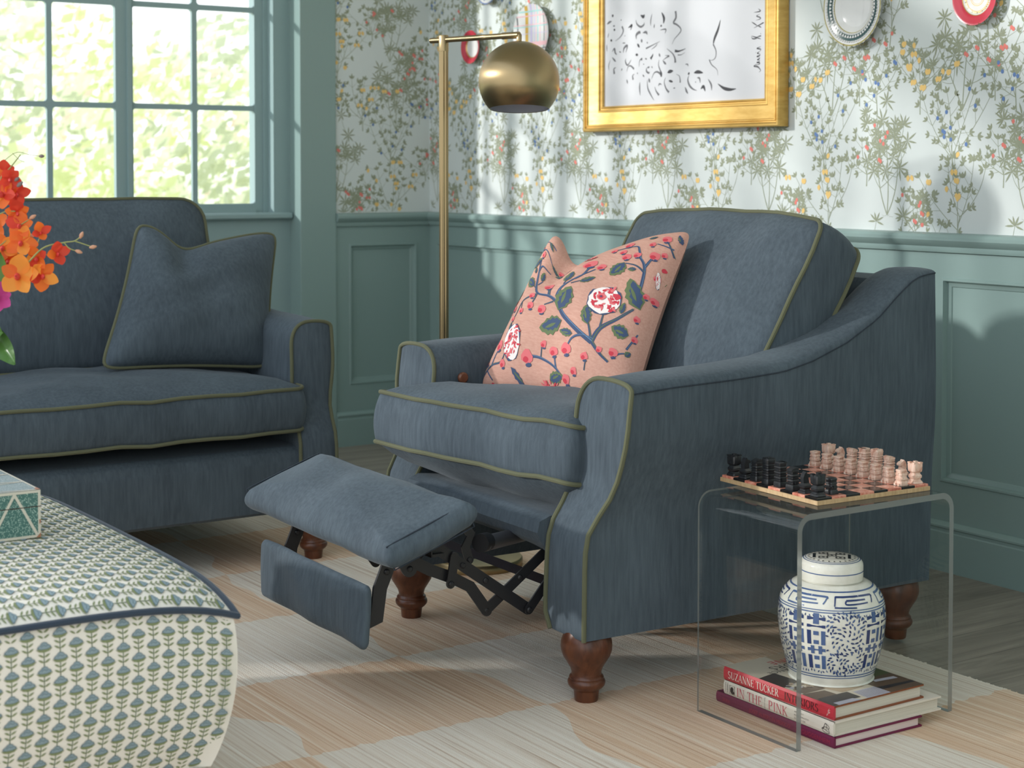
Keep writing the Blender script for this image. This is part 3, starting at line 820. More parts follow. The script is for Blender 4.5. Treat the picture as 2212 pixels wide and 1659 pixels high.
for X, dx in ((.25, 1), (-.25, 1)):
    link_bar([(-.335, .372), (-.063, .179)], .024, .004, X, (.10 + .0, .42, .62, 1), 'link_bar')
    link_bar([(-.160, .188), (-.012, .293), (.10, .375)], .022, .004, X - .007, (0, .55, 1.2))
    link_bar([(-.064, .179), (-.012, .238), (.10, .36)], .020, .004, X + .007, (0,))
    link_bar([(-.352, .322), (-.295, .290), (-.245, .268), (-.20, .243), (-.160, .188)], .024, .004, X - .004, (0, 2))
    link_bar([(-.243, .312), (-.252, .258)], .020, .004, X + .007, (1,))
    link_bar([(-.224, .385), (-.196, .350), (-.209, .325), (-.200, .298)], .020, .004, X - .008, (3,), 'bracket')
    link_bar([(-.375, .352), (-.345, .300)], .034, .004, X + .003, (1,), 'bracket')
    link_bar([(-.385, .330), (-.396, .300), (-.410, .268), (-.418, .208), (-.445, .204)], .030, .006, X + (.0 if X > 0 else .075), (1,), 'hinge_bracket')
mb = MB(); mb.box((-.262, -.30, .318), (.262, -.27, .324)); mb.box((-.262, -.30, .318), (.262, -.297, .345)); mb.build('cross_bar', BLACKMETAL, ch, smooth=False)
mb = MB(); mb.tube([(.235, -.16, .325), (.02, .14, .285), (-.03, .22, .275)], .0165, 14); mb.build('drive_tube', GREYSTEEL, ch)
mb = MB(); mb.tube([(.24, -.172, .328), (.222, -.145, .325)], .0195, 14); mb.build('tube_cap', BLACKMETAL, ch)
mb = MB(); mb.prism([(-.30, .350), (-.29, .362), (.10, .190), (.09, .172)], 'x', .02, .09); mb.build('motor_rail', M('dark_grey_rail', srgb(70, 68, 76), .4, .3).m, ch, smooth=False)

# floral pillow in the chair -----------------------------------------------------------------------
PINK = M('pink_linen', rough=.8, spec=.2)
_n = PINK.noise(PINK.coords((30, 240, 240)), 1.0, 3, .6)
PINK.color(PINK.ramp(_n, [(.3, srgb(194, 146, 130)), (.7, srgb(206, 162, 145))])); PINK = PINK.m
PBL = flat('print_navy', (58, 76, 108), .8); PGR = flat('print_leaf_green', (96, 112, 76), .8); PBD = flat('print_coral', (216, 108, 112), .8)
PRD = flat('print_crimson', (196, 56, 72), .8); PWH = flat('print_ivory', (236, 226, 222), .8); PLB = flat('print_sky', (92, 122, 154), .8)
pth = thing('floral_pillow', 'pale pink floral pillow leaning in the armchair', 'pillow', (2.734, -1.486, 0), R(-2))
fn, mesh, edge, nrm = throw_pillow((-.36, .405, .955), (.030, .550, .958), (.155, .275, .545), (-.315, .145, .556), T=.080, chop=.095, chop_u=-.45, side_pinch=.07, seed=1, N=44)
front = 1 if (nrm.y < 0) else -1
mb = mesh(); CTL, CTR, CBR, CBL = (930, 200), (2032, 240), (1700, 1640), (320, 1415)
def inv_bil(x, y):
    a, b = .5, .5
    for _ in range(12):
        f = [(1 - a) * ((1 - b) * CBL[i] + b * CTL[i]) + a * ((1 - b) * CBR[i] + b * CTR[i]) for i in (0, 1)]
        fa = [((1 - b) * (CBR[i] - CBL[i]) + b * (CTR[i] - CTL[i])) for i in (0, 1)]
        fb = [(1 - a) * (CTL[i] - CBL[i]) + a * (CTR[i] - CBR[i]) for i in (0, 1)]
        rx, ry = x - f[0], y - f[1]; det = fa[0] * fb[1] - fb[0] * fa[1]
        a += (rx * fb[1] - fb[0] * ry) / det; b += (fa[0] * ry - fa[1] * rx) / det
    return 2 * a - 1, 2 * b - 1
def pil_map(x, y, l):
    u, v = inv_bil(x, y); return fn(u, v, l, front)
pr = Print(mb, pil_map, .0007, 28)
pr.clip = lambda x, y: max(map(abs, inv_bil(x, y))) < .985
rnd = random.Random(12)
NAVY, GRN, COR, CRI, IVO, SKY = 1, 2, 3, 4, 5, 6
STEMS = [([(1440, 1210), (1330, 1130), (1200, 1010), (1130, 900), (1060, 830), (960, 790), (930, 700), (932, 560), (912, 440)], 34, 15),
 ([(1440, 1205), (1500, 1280), (1565, 1335)], 26, 14), ([(1440, 1205), (1500, 1110), (1620, 1030), (1725, 945)], 32, 14), ([(1130, 850), (1180, 760), (1290, 680), (1430, 600)], 26, 12),
 ([(1755, 800), (1775, 640), (1745, 550), (1690, 500)], 22, 12), ([(1775, 620), (1810, 550), (1830, 525)], 18, 10), ([(1740, 545), (1720, 460), (1690, 400), (1555, 390)], 16, 9), ([(1775, 660), (1720, 610), (1640, 580)], 16, 8),
 ([(950, 800), (880, 825), (800, 860), (745, 955), (715, 985)], 18, 8), ([(955, 800), (930, 860), (900, 900)], 14, 10), ([(800, 865), (800, 930)], 10, 7),
 ([(365, 1400), (400, 1335), (520, 1290), (630, 1290), (685, 1230)], 20, 10), ([(520, 1285), (560, 1230), (600, 1190)], 16, 10), ([(460, 1310), (520, 1390)], 12, 8),
 ([(930, 1285), (1020, 1305), (1140, 1380), (1250, 1540)], 20, 12), ([(1015, 1300), (1030, 1220)], 12, 8), ([(1140, 1375), (1135, 1290)], 14, 10),
 ([(1065, 830), (1075, 745)], 22, 26), ([(1450, 1190), (1360, 1165), (1290, 1185), (1250, 1235)], 20, 10), ([(1435, 1190), (1420, 1100), (1395, 1020)], 18, 10),
 ([(930, 560), (950, 500), (985, 480), (1060, 480)], 16, 8), ([(945, 680), (990, 620)], 9, 7), ([(930, 720), (860, 680)], 12, 8), ([(1290, 690), (1350, 640), (1390, 540)], 14, 20), ([(1200, 720), (1230, 640)], 14, 10),
 ([(1260, 735), (1380, 715)], 12, 7), ([(1980, 640), (1960, 540), (1915, 420), (1885, 370)], 14, 8), ([(1940, 440), (1830, 400)], 11, 7), ([(1900, 720), (1950, 620)], 12, 8), ([(1100, 890), (1020, 910)], 14, 9),
 ([(840, 420), (820, 350), (880, 300), (1060, 285)], 10, 6), ([(860, 400), (930, 360), (1040, 380), (1110, 450)], 10, 6), ([(1690, 1230), (1760, 1110)], 14, 8), ([(1590, 1310), (1640, 1270), (1700, 1255)], 12, 8), ([(1380, 1400), (1400, 1330)], 10, 8), ([(1430, 1000), (1390, 940)], 12, 8), ([(1500, 1100), (1520, 1000)], 16, 9)]
for P, a, b in STEMS:
    pr.stroke(P, a * 1.05, b * 1.05, NAVY, 0, 6)
    pr.stroke([(x + a * .22, y - a * .2) for x, y in P], a * .2, b * .18, SKY if rnd.random() < .5 else GRN, 1, 4)
def pleaf(x, y, L, Wd, ang):
    a = R(ang); x0, y0 = x - L / 2 * cos(a), y + L / 2 * sin(a)
    pr.leaf(x0, y0, -a, L, Wd * 1.1, GRN, 2, 9, serr=.22); pr.leaf(x0 + .04 * L * cos(a) + 3, y0 - .04 * L * sin(a), -a + .06, L * .86, Wd * .72, NAVY, 3, 9, serr=.3)
    pr.leaf(x0 + .25 * L * cos(a), y0 - .25 * L * sin(a), -a - .08, L * .5, Wd * .18, GRN, 4, 5)
for q in [(1200, 870, 230, 150, 60), (1105, 1085, 200, 140, -170), (1720, 830, 240, 130, 110), (1395, 1020, 150, 80, 100), (1240, 610, 165, 85, 70), (850, 670, 130, 100, 150), (860, 490, 150, 70, 40), (1590, 630, 150, 110, -130), (1640, 1115, 130, 100, 160),
          (1240, 1145, 110, 55, 165), (1385, 715, 120, 50, 20), (990, 570, 110, 45, 75), (780, 1410, 190, 75, -55), (1125, 1435, 130, 80, 10), (550, 1085, 120, 60, 80), (1180, 468, 170, 50, -2), (1965, 340, 100, 55, 110), (895, 268, 80, 35, 35), (995, 305, 90, 30, -15), (710, 760, 120, 60, 70),
          (1100, 420, 100, 30, -40), (1790, 320, 60, 35, 10), (2010, 290, 60, 35, -80), (1650, 950, 90, 45, 75), (1690, 640, 60, 35, 180), (880, 555, 55, 45, 100), (1700, 1260, 50, 40, 40), (400, 1290, 70, 30, 60), (700, 1040, 70, 30, 80)]: pleaf(*q)
def bud(x, y, r):
    pr.blob(x, y, r, r * .95, COR, 2, 11, 0, .3, rnd); pr.blob(x - r * .3, y + r * .3, r * .5, r * .45, CRI, 3, 9, 0, .3, rnd)
    pr.blob(x + r * .1, y + r * 1.05, r * .55, r * .3, NAVY, 2, 8)
for q in [(1065, 690, 52), (1390, 505, 52), (1475, 580, 36), (1640, 512, 34), (1712, 508, 28), (1830, 515, 36), (1885, 350, 34), (1802, 405, 24), (1610, 442, 26), (895, 912, 32), (703, 895, 26), (805, 940, 22), (716, 985, 20), (1000, 945, 38), (905, 815, 30),
          (605, 1165, 42), (452, 1235, 38), (650, 1305, 30), (525, 1408, 34), (895, 1290, 50), (1046, 1212, 26), (1132, 1265, 36), (1240, 1255, 42), (1500, 1258, 24), (1600, 1265, 34), (1390, 1308, 30), (1290, 1402, 28), (1210, 1450, 34), (1890, 500, 22), (1908, 605, 36),
          (1950, 575, 24), (1545, 390, 24), (1640, 362, 32), (890, 345, 26), (930, 405, 26), (1150, 400, 30), (800, 435, 24), (1850, 850, 26), (1800, 835, 22), (830, 465, 20), (1750, 1010, 24), (1740, 1150, 22), (1860, 690, 24)]: bud(*q)
def rose(x, y, rx, ry):
    pr.blob(x, y, rx * 1.06, ry * 1.06, NAVY, 3, 22, 0, .16, rnd); pr.blob(x, y, rx, ry, IVO, 4, 22, 0, .12, rnd)
    for k in range(46):
        q = rnd.uniform(0, 6.28); d = rnd.uniform(.25, .93)
        pr.leaf(x + rx * d * cos(q), y + ry * d * sin(q), q + rnd.uniform(1.1, 2.0) if rnd.random() < .6 else q, rx * rnd.uniform(.26, .5), rx * rnd.uniform(.12, .22), COR if rnd.random() < .45 else CRI, 5 + k % 3, 4)
    pr.blob(x - rx * .2, y - ry * .25, rx * .3, ry * .28, COR, 9, 9, 0, .3, rnd); pr.blob(x - rx * .22, y - ry * .25, rx * .16, ry * .16, CRI, 10, 8); pr.blob(x - rx * .2, y - ry * .28, rx * .07, ry * .07, NAVY, 11, 7)
for q in [(1512, 900, 118, 108), (752, 1170, 84, 125), (1050, 1495, 75, 34), (668, 850, 36, 110), (1390, 402, 40, 10), (1865, 700, 14, 60)]: rose(*q)
mb.build('pillow_body', [PINK, PBL, PGR, PBD, PRD, PWH, PLB], pth, ang=70, weld=False)

# ---- the sofa under the window -------------------------------------------------------------------------
SFW = .95
sf = thing('sofa', 'long slate blue velvet sofa with olive piping under the window', 'sofa', (1.679, -1.388 - SFW, 0), R(90.5))
for sd_ in (1, -1): Arm(sd_, SFW + .053, .022, .115).build(sf, VELVET)
for lx, ly in ((SFW, 0), (-SFW, 0), (SFW, .872), (-SFW, .872)): make_leg(sf, lx, ly)
mb = MB()
def sbase(u, v):
    x = -(SFW - .05) + 2 * (SFW - .05) * u
    q = [(.60, .33), (.05, .335), (-.005, .332), (-.022, .318), (-.030, .29), (-.032, .20), (-.028, .160), (-.012, .150), (.10, .148), (.6, .148)]
    i = v * (len(q) - 1); k = min(int(i), len(q) - 2); f = i - k
    return (x, q[k][0] + (q[k + 1][0] - q[k][0]) * f, q[k][1] + (q[k + 1][1] - q[k][1]) * f)
mb.grid(sbase, 40, 36); mb.build('seat_base', VELVET, sf)
mb = MB()
def sback(u, v):
    x = -.93 + 1.86 * u; q = [(.56, .32), (.60, .45), (.66, .62), (.72, .78), (.78, .845), (.84, .855), (.90, .84), (.925, .70), (.925, .40), (.925, .15)]
    i = v * (len(q) - 1); k = min(int(i), len(q) - 2); f = i - k
    return (x, q[k][0] + (q[k + 1][0] - q[k][0]) * f, q[k][1] + (q[k + 1][1] - q[k][1]) * f)
mb.grid(sback, 20, 40); mb.build('backrest', VELVET, sf)
for cx in (.4535, -.4535):
    def sw(p, cx=cx):
        q = p + Vector((cx, .255, .4375)); q.y += .035 * ((p.x - .2 * (1 if cx > 0 else -1)) / .45) ** 2 * sstep(.1, -.3, p.y) * .6 * (1 if p.x * cx > 0 else .4); return q
    mb, pm = boxed_cushion(.906, .60, .115, .052, .030, .03, .010, sw, seed=int(cx * 10) + 20)
    o = mb.build('seat_cushion', VELVET, sf, ang=60); pm.build('piping', PIPING, o)
    def bw(p, cx=cx):
        ln = R(19); up = Vector((0, sin(ln), cos(ln))); out = Vector((0, -cos(ln), sin(ln)))
        q = Vector((p.x + cx - .021 * (1 if cx > 0 else -1), 0, 0)) + up * p.y + out * p.z
        return q + Vector((0, .545, .752))
    mb, pm = boxed_cushion(.87, .50, .13, .055, .02, .075, .010, bw, seed=int(cx * 10) + 40)
    o = mb.build('back_cushion', VELVET, sf, ang=60); pm.build('piping', PIPING, o)
for k, (py_, pz_) in enumerate(((.300, .585), (.255, .582))):
    mb = MB(); mb.lathe([(0, 0), (.0085, 0), (.0095, .003), (.006, .006), (0, .0065)], 16); mb.xf(Matrix.Translation((SFW + .053 - .113, py_, pz_)) @ Matrix.Rotation(R(-90), 4, 'Y'))
    tag(mb.build('recline_button', BLACKMETAL, sf), 'small dark round button')

# plain velvet pillow on the sofa
sp = thing('velvet_pillow', 'square slate blue velvet pillow with olive piping at the sofa arm', 'pillow', (1.679, -1.388, 0), R(90.5))
fn, mesh, edge, nrm = throw_pillow((-.355, .405, .952), (.085, .395, .912), (-.030, .215, .525), (-.535, .235, .552), T=.085, chop=.066, chop_u=-.32, side_pinch=.06, seed=6)
o = mesh().build('pillow_body', VELVET, sp, ang=70)
t = MB(); t.tube(edge(), .0052, 8, closed=True); t.build('piping', PIPING, o)
# ------------------------------------------------------------------ brass floor lamp
lp = thing('floor_lamp', 'tall brushed brass floor lamp with a globe shade behind the armchair', 'lamp', (1.994, -1.055, 0))
mb = MB(); mb.lathe([(0, 0), (.122, 0), (.128, .004), (.130, .010), (.130, .030), (.127, .034), (.118, .036), (0, .0365)], 56); mb.build('base', BRASS, lp)
PX, PY = -.0950, -.0420
mb = MB()
def pole(u, v):
    q = 2 * pi * v; r = .0122 * (1 + .075 * cos(9 * q)); return (PX + r * cos(q), PY + r * sin(q), .034 + 1.395 * u)
mb.grid(pole, 4, 72, cv=True); mb.build('pole', BRASS, lp, ang=60)
mb = MB(); mb.lathe([(0, 1.425), (.0137, 1.425), (.0137, 1.466), (.0125, 1.469), (0, 1.4695)], 28, c=(PX, PY, 0)); mb.build('pole_cap', BRASS, lp)
AD = Vector((.957, .29, .0)).normalized(); A0 = Vector((PX, PY, 1.456)); AL = .268
mb = MB(); mb.tube([A0 - AD * .047, A0 + AD * (AL - .055)], .0078, 18); mb.tube([A0 + AD * (AL - .058), A0 + AD * AL], .0092, 18); mb.build('arm', BRASS, lp)
SC = A0 + AD * AL + Vector((0, 0, -.125)); SR = .1075
mb = MB(); mb.lathe([(0, -.008), (.007, -.006), (.0075, .012), (.005, .016), (0, .016)], 16, c=tuple(A0 + AD * AL + Vector((0, 0, -.012)))); mb.build('shade_joint', BRASS, lp)
mb = MB(); pr_ = [(0.0001, SR)] + [(SR * sin(q), SR * cos(q)) for q in [R(133) * i / 40 for i in range(1, 41)]]
n_ = len(pr_); V = []; F = []; sg = 64
for r, z in pr_: V += [(SC.x + r * cos(2 * pi * k / sg), SC.y + r * sin(2 * pi * k / sg), SC.z + z) for k in range(sg)]
F = [(i * sg + k, i * sg + (k + 1) % sg, (i + 1) * sg + (k + 1) % sg, (i + 1) * sg + k) for i in range(n_ - 1) for k in range(sg)]
mb.add(V, F, 0)
V2 = [tuple(Vector(SC) + (Vector(p) - Vector(SC)) * .982) for p in V]; mb.add(V2, [tuple(reversed(f)) for f in F], 1)
m0 = (n_ - 1) * sg; T_ = len(V)
mb.add([V[m0 + k] for k in range(sg)] + [V2[m0 + k] for k in range(sg)], [(k, (k + 1) % sg, sg + (k + 1) % sg, sg + k) for k in range(sg)], 0)
_piv = A0 + AD * AL + Vector((0, 0, -.012)); mb.xf(Matrix.Translation(_piv) @ Matrix.Rotation(R(-6.5), 4, Vector((_r.x, _r.y, 0))) @ Matrix.Translation(-_piv))
mb.build('lamp_shade', [BRASS, WHITE_IN], lp, ang=50)

# ------------------------------------------------------------------ acrylic waterfall table
TX0, TX1, TY0, TY1, TZ, TH = 3.293, 3.578, -1.357, -.931, .455, .012
TZ0 = .0105
mb = MB(); RB = .034
def upath(inset):
    r = RB - inset; P = [(TY0 + inset, TZ0)]
    P += [(TY0 + inset, TZ0 + (TZ - RB - TZ0) * i / 3) for i in range(1, 3)]
    for i in range(11): q = pi - pi / 2 * i / 10; P.append((TY0 + RB + r * cos(q), TZ - RB + r * sin(q)))
    for i in range(11): q = pi / 2 - pi / 2 * i / 10; P.append((TY1 - RB + r * cos(q), TZ - RB + r * sin(q)))
    P += [(TY1 - inset, TZ - RB - (TZ - RB - TZ0) * i / 3) for i in range(1, 3)]
    P.append((TY1 - inset, TZ0)); return P
A, B = upath(0), upath(TH); n = len(A)
def strip(P, Q, mi): mb.add(P + Q, [(i, i + 1, n + i + 1, n + i) for i in range(n - 1)], mi)
strip([(TX0, *p) for p in A], [(TX1, *p) for p in A], 0); strip([(TX1, *p) for p in B], [(TX0, *p) for p in B], 0)
strip([(TX1, *p) for p in A], [(TX1, *p) for p in B], 1); strip([(TX0, *p) for p in upath(.004)], [(TX0, *p) for p in A], 1); strip([(TX0, *p) for p in B], [(TX0, *p) for p in upath(.004)], 0)
for i in (0, n - 1): mb.add([(TX0, *A[i]), (TX1, *A[i]), (TX1, *B[i]), (TX0, *B[i])], [(0, 1, 2, 3)], 1)
o = mb.build('waterfall_table', [ACRYLIC, ACRYLIC_EDGE], ang=40, weld=False)
tag(o, 'clear acrylic waterfall side table beside the armchair', 'side table')

# ------------------------------------------------------------------ chess set
def stone(name, stops, rough=.28, sc=18):
    m = M(name, rough=rough, spec=.5); n = m.noise(m.coords((1, 1, 1), 'Object'), sc, 6, .7, 1.6); m.color(m.ramp(n, stops)); return m.m
PKST = stone('pink_marble', [(.30, srgb(168, 104, 86)), (.40, srgb(212, 164, 142)), (.50, srgb(226, 194, 174)), (.66, srgb(236, 218, 204))], .35, 26)
PKTILE = stone('pink_marble_tile', [(.30, srgb(150, 76, 60)), (.45, srgb(206, 128, 106)), (.60, srgb(226, 166, 144)), (.75, srgb(238, 206, 190))], .12, 30)
BKST = stone('black_marble', [(.3, srgb(20, 21, 23)), (.6, srgb(40, 42, 45)), (.75, srgb(66, 66, 66))], .38, 60)
BKTILE = stone('black_marble_tile', [(.4, srgb(22, 20, 20)), (.7, srgb(38, 35, 33))], .08, 40)
BOARDWOOD = wood('raw_board_wood', (176, 144, 104), (206, 178, 136), .6, (30, 30, 4))
BN, BL_, BR_ = Vector((3.547, -1.264, 0)), Vector((3.249, -1.250, 0)), Vector((3.5335, -.964, 0))
B_ROT = math.atan2(BN.y - BL_.y, BN.x - BL_.x); B_S = .298
bc = (BL_ + BR_) / 2
BZ = .4555
bd = thing('chess_board', 'pink and black marble chess board on the acrylic table', 'chess board', (bc.x, bc.y, BZ), B_ROT)
mb = MB(); mb.box((-B_S / 2, -B_S / 2, 0), (B_S / 2, B_S / 2, .0085)); mb.build('board_base', BOARDWOOD, bd, smooth=False, bevel=.0008)
mb = MB(); sq = (B_S - .006) / 8
for i in range(8):
    for j in range(8):
        x0, y0 = -4 * sq + i * sq, -4 * sq + j * sq; c = .0016 if 1 else 0; zt = .0135
        lo, hi = (x0, y0), (x0 + sq, y0 + sq); a = .0010
        V = [(lo[0], lo[1], .0085), (hi[0], lo[1], .0085), (hi[0], hi[1], .0085), (lo[0], hi[1], .0085), (lo[0], lo[1], zt - .001), (hi[0], lo[1], zt - .001), (hi[0], hi[1], zt - .001), (lo[0], hi[1], zt - .001),
             (lo[0] + a, lo[1] + a, zt), (hi[0] - a, lo[1] + a, zt), (hi[0] - a, hi[1] - a, zt), (lo[0] + a, hi[1] - a, zt)]
        F = [(0, 1, 5, 4), (1, 2, 6, 5), (2, 3, 7, 6), (3, 0, 4, 7), (4, 5, 9, 8), (5, 6, 10, 9), (6, 7, 11, 10), (7, 4, 8, 11), (8, 9, 10, 11)]
        # i = 7 is the near end of the front edge; the near corner square is black
        mb.add(V, F, 1 if (7 - i + j) % 2 == 0 else 0)
mb.build('playing_squares', [PKTILE, BKTILE], bd, smooth=False, weld=False)
PZ = BZ + .0135
def stack(mb, layers, rot=0.):
    """square carved tiers: (z0, z1, half width bottom, half width top)"""
    for z0, z1, a, b in layers:
        m = 8; V = []
        for z, h in ((z0, a), (z0 + (z1 - z0) * .2, (a + .0004)), (z1 - (z1 - z0) * .2, b + .0004), (z1, b * .96)):
            ch_ = h * .22
            for sx, sy, o in ((1, -1, 0), (1, -1, 1), (1, 1, 0), (1, 1, 1), (-1, 1, 0), (-1, 1, 1), (-1, -1, 0), (-1, -1, 1)):
                x = sx * h; y = sy * h
                if (sx, sy) == (1, -1): p = (x - ch_, y) if o == 0 else (x, y + ch_)
                elif (sx, sy) == (1, 1): p = (x, y - ch_) if o == 0 else (x - ch_, y)
                elif (sx, sy) == (-1, 1): p = (x + ch_, y) if o == 0 else (x, y - ch_)
                else: p = (x, y + ch_) if o == 0 else (x + ch_, y)
                V.append((p[0], p[1], z))
        F = [(r * m + k, r * m + (k + 1) % m, (r + 1) * m + (k + 1) % m, (r + 1) * m + k) for r in range(3) for k in range(m)]
        F += [tuple(range(m - 1, -1, -1)), tuple(range(3 * m, 4 * m))]
        mb.add(V, F)
U = .001
def piece(kind):
    mb = MB()
    if kind == 'pawn':
        stack(mb, [(0, 9 * U, 10 * U, 9.4 * U), (9 * U, 11 * U, 8 * U, 8 * U), (11 * U, 15 * U, 8.6 * U, 9.2 * U), (15 * U, 20 * U, 8 * U, 7.6 * U), (20 * U, 24 * U, 8.6 * U, 8.2 * U), (24 * U, 28 * U, 7.6 * U, 7.8 * U), (28 * U, 31.5 * U, 8.6 * U, 8.2 * U)])
        for s in (-1, 1):
            mb.box((s * 5 * U - 3 * U, -12.5 * U, 0), (s * 5 * U + 3 * U, -8 * U, 4.5 * U)); mb.box((s * 8.6 * U - 1.5 * U, -6 * U, 12 * U), (s * 8.6 * U + 1.5 * U, 3 * U, 17 * U))
        mb.box((-2 * U, -9.6 * U, 21 * U), (2 * U, -7 * U, 25 * U))
    elif kind == 'rook':
        stack(mb, [(0, 5 * U, 12 * U, 11 * U), (5 * U, 8 * U, 9.5 * U, 8.6 * U), (8 * U, 14 * U, 8.2 * U, 10.4 * U), (14 * U, 21 * U, 10.4 * U, 7.6 * U), (21 * U, 25 * U, 7.6 * U, 10.4 * U), (25 * U, 41 * U, 10.8 * U, 11.2 * U)])
        for sx in (-1, 1):
            for sy in (-1, 1): mb.box((sx * 7.2 * U - 3.6 * U, sy * 7.2 * U - 3.6 * U, 40 * U), (sx * 7.2 * U + 3.6 * U, sy * 7.2 * U + 3.6 * U, 43 * U))
        for s in (-1, 1): mb.box((s * 11.1 * U - .7 * U, -1.2 * U, 26 * U), (s * 11.1 * U + .7 * U, 1.2 * U, 41 * U)); mb.box((-1.2 * U, s * 11.1 * U - .7 * U, 26 * U), (1.2 * U, s * 11.1 * U + .7 * U, 41 * U))
        mb.lathe([(0, 42 * U), (2.4 * U, 42 * U), (2.2 * U, 44.5 * U), (0, 45 * U)], 10)
    elif kind == 'knight':
        stack(mb, [(0, 4.5 * U, 11 * U, 10 * U), (4.5 * U, 8 * U, 8 * U, 7.4 * U), (8 * U, 14 * U, 7.4 * U, 10.2 * U), (14 * U, 20 * U, 10.2 * U, 6.8 * U)])
        mb.prism([(-6 * U, 19 * U), (6.5 * U, 19 * U), (8 * U, 30 * U), (5 * U, 38 * U), (1 * U, 42 * U), (-1 * U, 38.5 * U), (-6 * U, 37.5 * U), (-10 * U, 34 * U), (-9.4 * U, 30.5 * U), (-4 * U, 30.5 * U), (-5 * U, 25 * U)], 'x', -5.4 * U, 5.4 * U)
        mb.v = [(p[0], p[1], p[2]) for p in mb.v]
    else:
        H = {'bishop': 45, 'queen': 50, 'king': 53}[kind]; w = {'bishop': 8.6, 'queen': 9.4, 'king': 9.6}[kind]; L = [(0, 11 * U, 11 * U, 10.4 * U)]; z = 11
        top = H - (6 if kind == 'bishop' else 12 if kind == 'king' else 8); k = 0
        while z < top - .1:
            h = min(5.2, top - z); L.append((z * U, (z + h * .3) * U, (w - 1.1) * U, (w - 1.1) * U)); L.append(((z + h * .3) * U, (z + h) * U, (w + (.6 if k % 2 else 0)) * U, w * U)); z += h; k += 1
        stack(mb, L)
        if kind == 'bishop': mb.prism([(-w * U, top * U), (w * U, top * U), (w * U, (top + 2) * U), (-w * .2 * U, H * U), (-w * U, (H - 1) * U)], 'x', -w * .95 * U, w * .95 * U)
        elif kind == 'queen':
            stack(mb, [(top * U, H * U, (w - 1) * U, (w - .4) * U)]); mb.box((-w * U, -w * U, (H - 2.2) * U), (w * U, -w * .3 * U, H * U))
        else:
            stack(mb, [(top * U, (H - 2) * U, w * U, (w + .6) * U)])
            for s in (-1, 1): mb.box((s * 5.4 * U - 3.6 * U, -8.6 * U, (H - 2.4) * U), (s * 5.4 * U + 3.6 * U, 8.6 * U, H * U))
            mb.lathe([(0, (H - 1.5) * U), (2.2 * U, (H - 1.5) * U), (2 * U, (H + 1.2) * U), (0, (H + 1.6) * U)], 10)
        for s in (-1, 1): mb.box((s * 5.2 * U - 3.2 * U, -13.4 * U, 0), (s * 5.2 * U + 3.2 * U, -9 * U, 5 * U)); mb.box((s * 10 * U - 1.8 * U, -6 * U, 13 * U), (s * 10 * U + 1.8 * U, 3 * U, 19 * U))
        mb.box((-2.2 * U, -w * 1.22 * U, (top - 10) * U), (2.2 * U, -w * .8 * U, (top - 4) * U))
    return mb
BACK = ['rook', 'knight', 'bishop', 'queen', 'king', 'bishop', 'knight', 'rook']
proto = {}
def put(kind, col, u, v, face, label, group, jit=0.):
    key = (kind, col); nm = kind if kind != 'king' else 'king'
    if key not in proto:
        o = piece(kind).build('chess_' + kind, PKST if col == 'pink' else BKST, ang=30); proto[key] = o
    else:
        o = proto[key].copy(); scene.collection.objects.link(o)
    p = Vector((B_S / 2 - .003 - u * sq, -B_S / 2 + .003 + v * sq, 0)); p.rotate(Matrix.Rotation(B_ROT, 4, 'Z'))
    o.location = (bc.x + p.x, bc.y + p.y, PZ); o.rotation_euler = (0, 0, B_ROT + face + jit)
    tag(o, label, 'chess piece', group)
PLACE = ['nearest the camera', 'second from the near corner', 'third from the near corner', 'fourth from the near corner', 'fourth from the far end', 'third from the far end', 'second from the far end', 'at the far left end']
rnd = random.Random(4)
LB = ['stout black stone rook on the near corner square', 'short black stone knight beside the near corner rook', 'black stone bishop third from the near corner in the back row', 'tall black stone queen fourth from the near corner, tallest black piece',
      'black stone king with split flat top, fifth from the near corner', 'black stone bishop third from the far left corner of the board', 'black stone knight second from the far left corner of the board', 'black stone rook on the far left corner square']
for k in range(8):
    kd = BACK[k]
    put(kd, 'black', k + .5, .46, pi, LB[k], 'black chess pieces', rnd.uniform(-.12, .12))
for k, t in ((0, 'small black stone pawn alone in front of the near corner rook'), (5, 'black stone pawn half hidden behind the far black bishop'), (6, 'black stone pawn hidden behind the far black knight, only its top showing')):
    put('pawn', 'black', k + .55, 1.45, pi, t, 'black chess pieces', rnd.uniform(-.1, .1))
LP = ['pink marble pawn at the right end of the pink pawn row', 'pink marble pawn second from the right in the pink pawn row', 'pale pink marble pawn third from the right in the pink pawn row', 'pink marble pawn fourth from the right in the pink pawn row',
      'pink marble pawn fifth from the right in the pink pawn row', 'pink marble pawn sixth from the right, before the pink knight', 'pink marble pawn second from the left, before the tall pink rook', 'pink marble pawn at the left end of the pink pawn row']
for k in range(8): put('pawn', 'pink', k + .45, 6.42, 0, LP[k], 'pink chess pieces', rnd.uniform(-.15, .15))
LW = ['pink marble rook standing on the right corner square', 'pink marble knight beside the right corner pink rook', 'pink marble bishop third from the right in the pink back row', 'pink marble queen fourth from the right in the pink back row',
      'pink marble king with notched crown in the pink back row', 'pink marble bishop third from the left in the pink back row', 'pink marble knight second from the left in the pink back row', 'pink marble rook with tall crown at the far left of the pink row']
WB = ['rook', 'knight', 'bishop', 'king', 'queen', 'bishop', 'knight', 'rook']
LW[3], LW[4] = 'pink marble king with notched crown fourth from the right in the back row', 'pink marble queen with slanted top in the middle of the pink back row'
for k in range(8): put(WB[k], 'pink', k + .5, 7.5, 0, LW[k], 'pink chess pieces', rnd.uniform(-.15, .15))

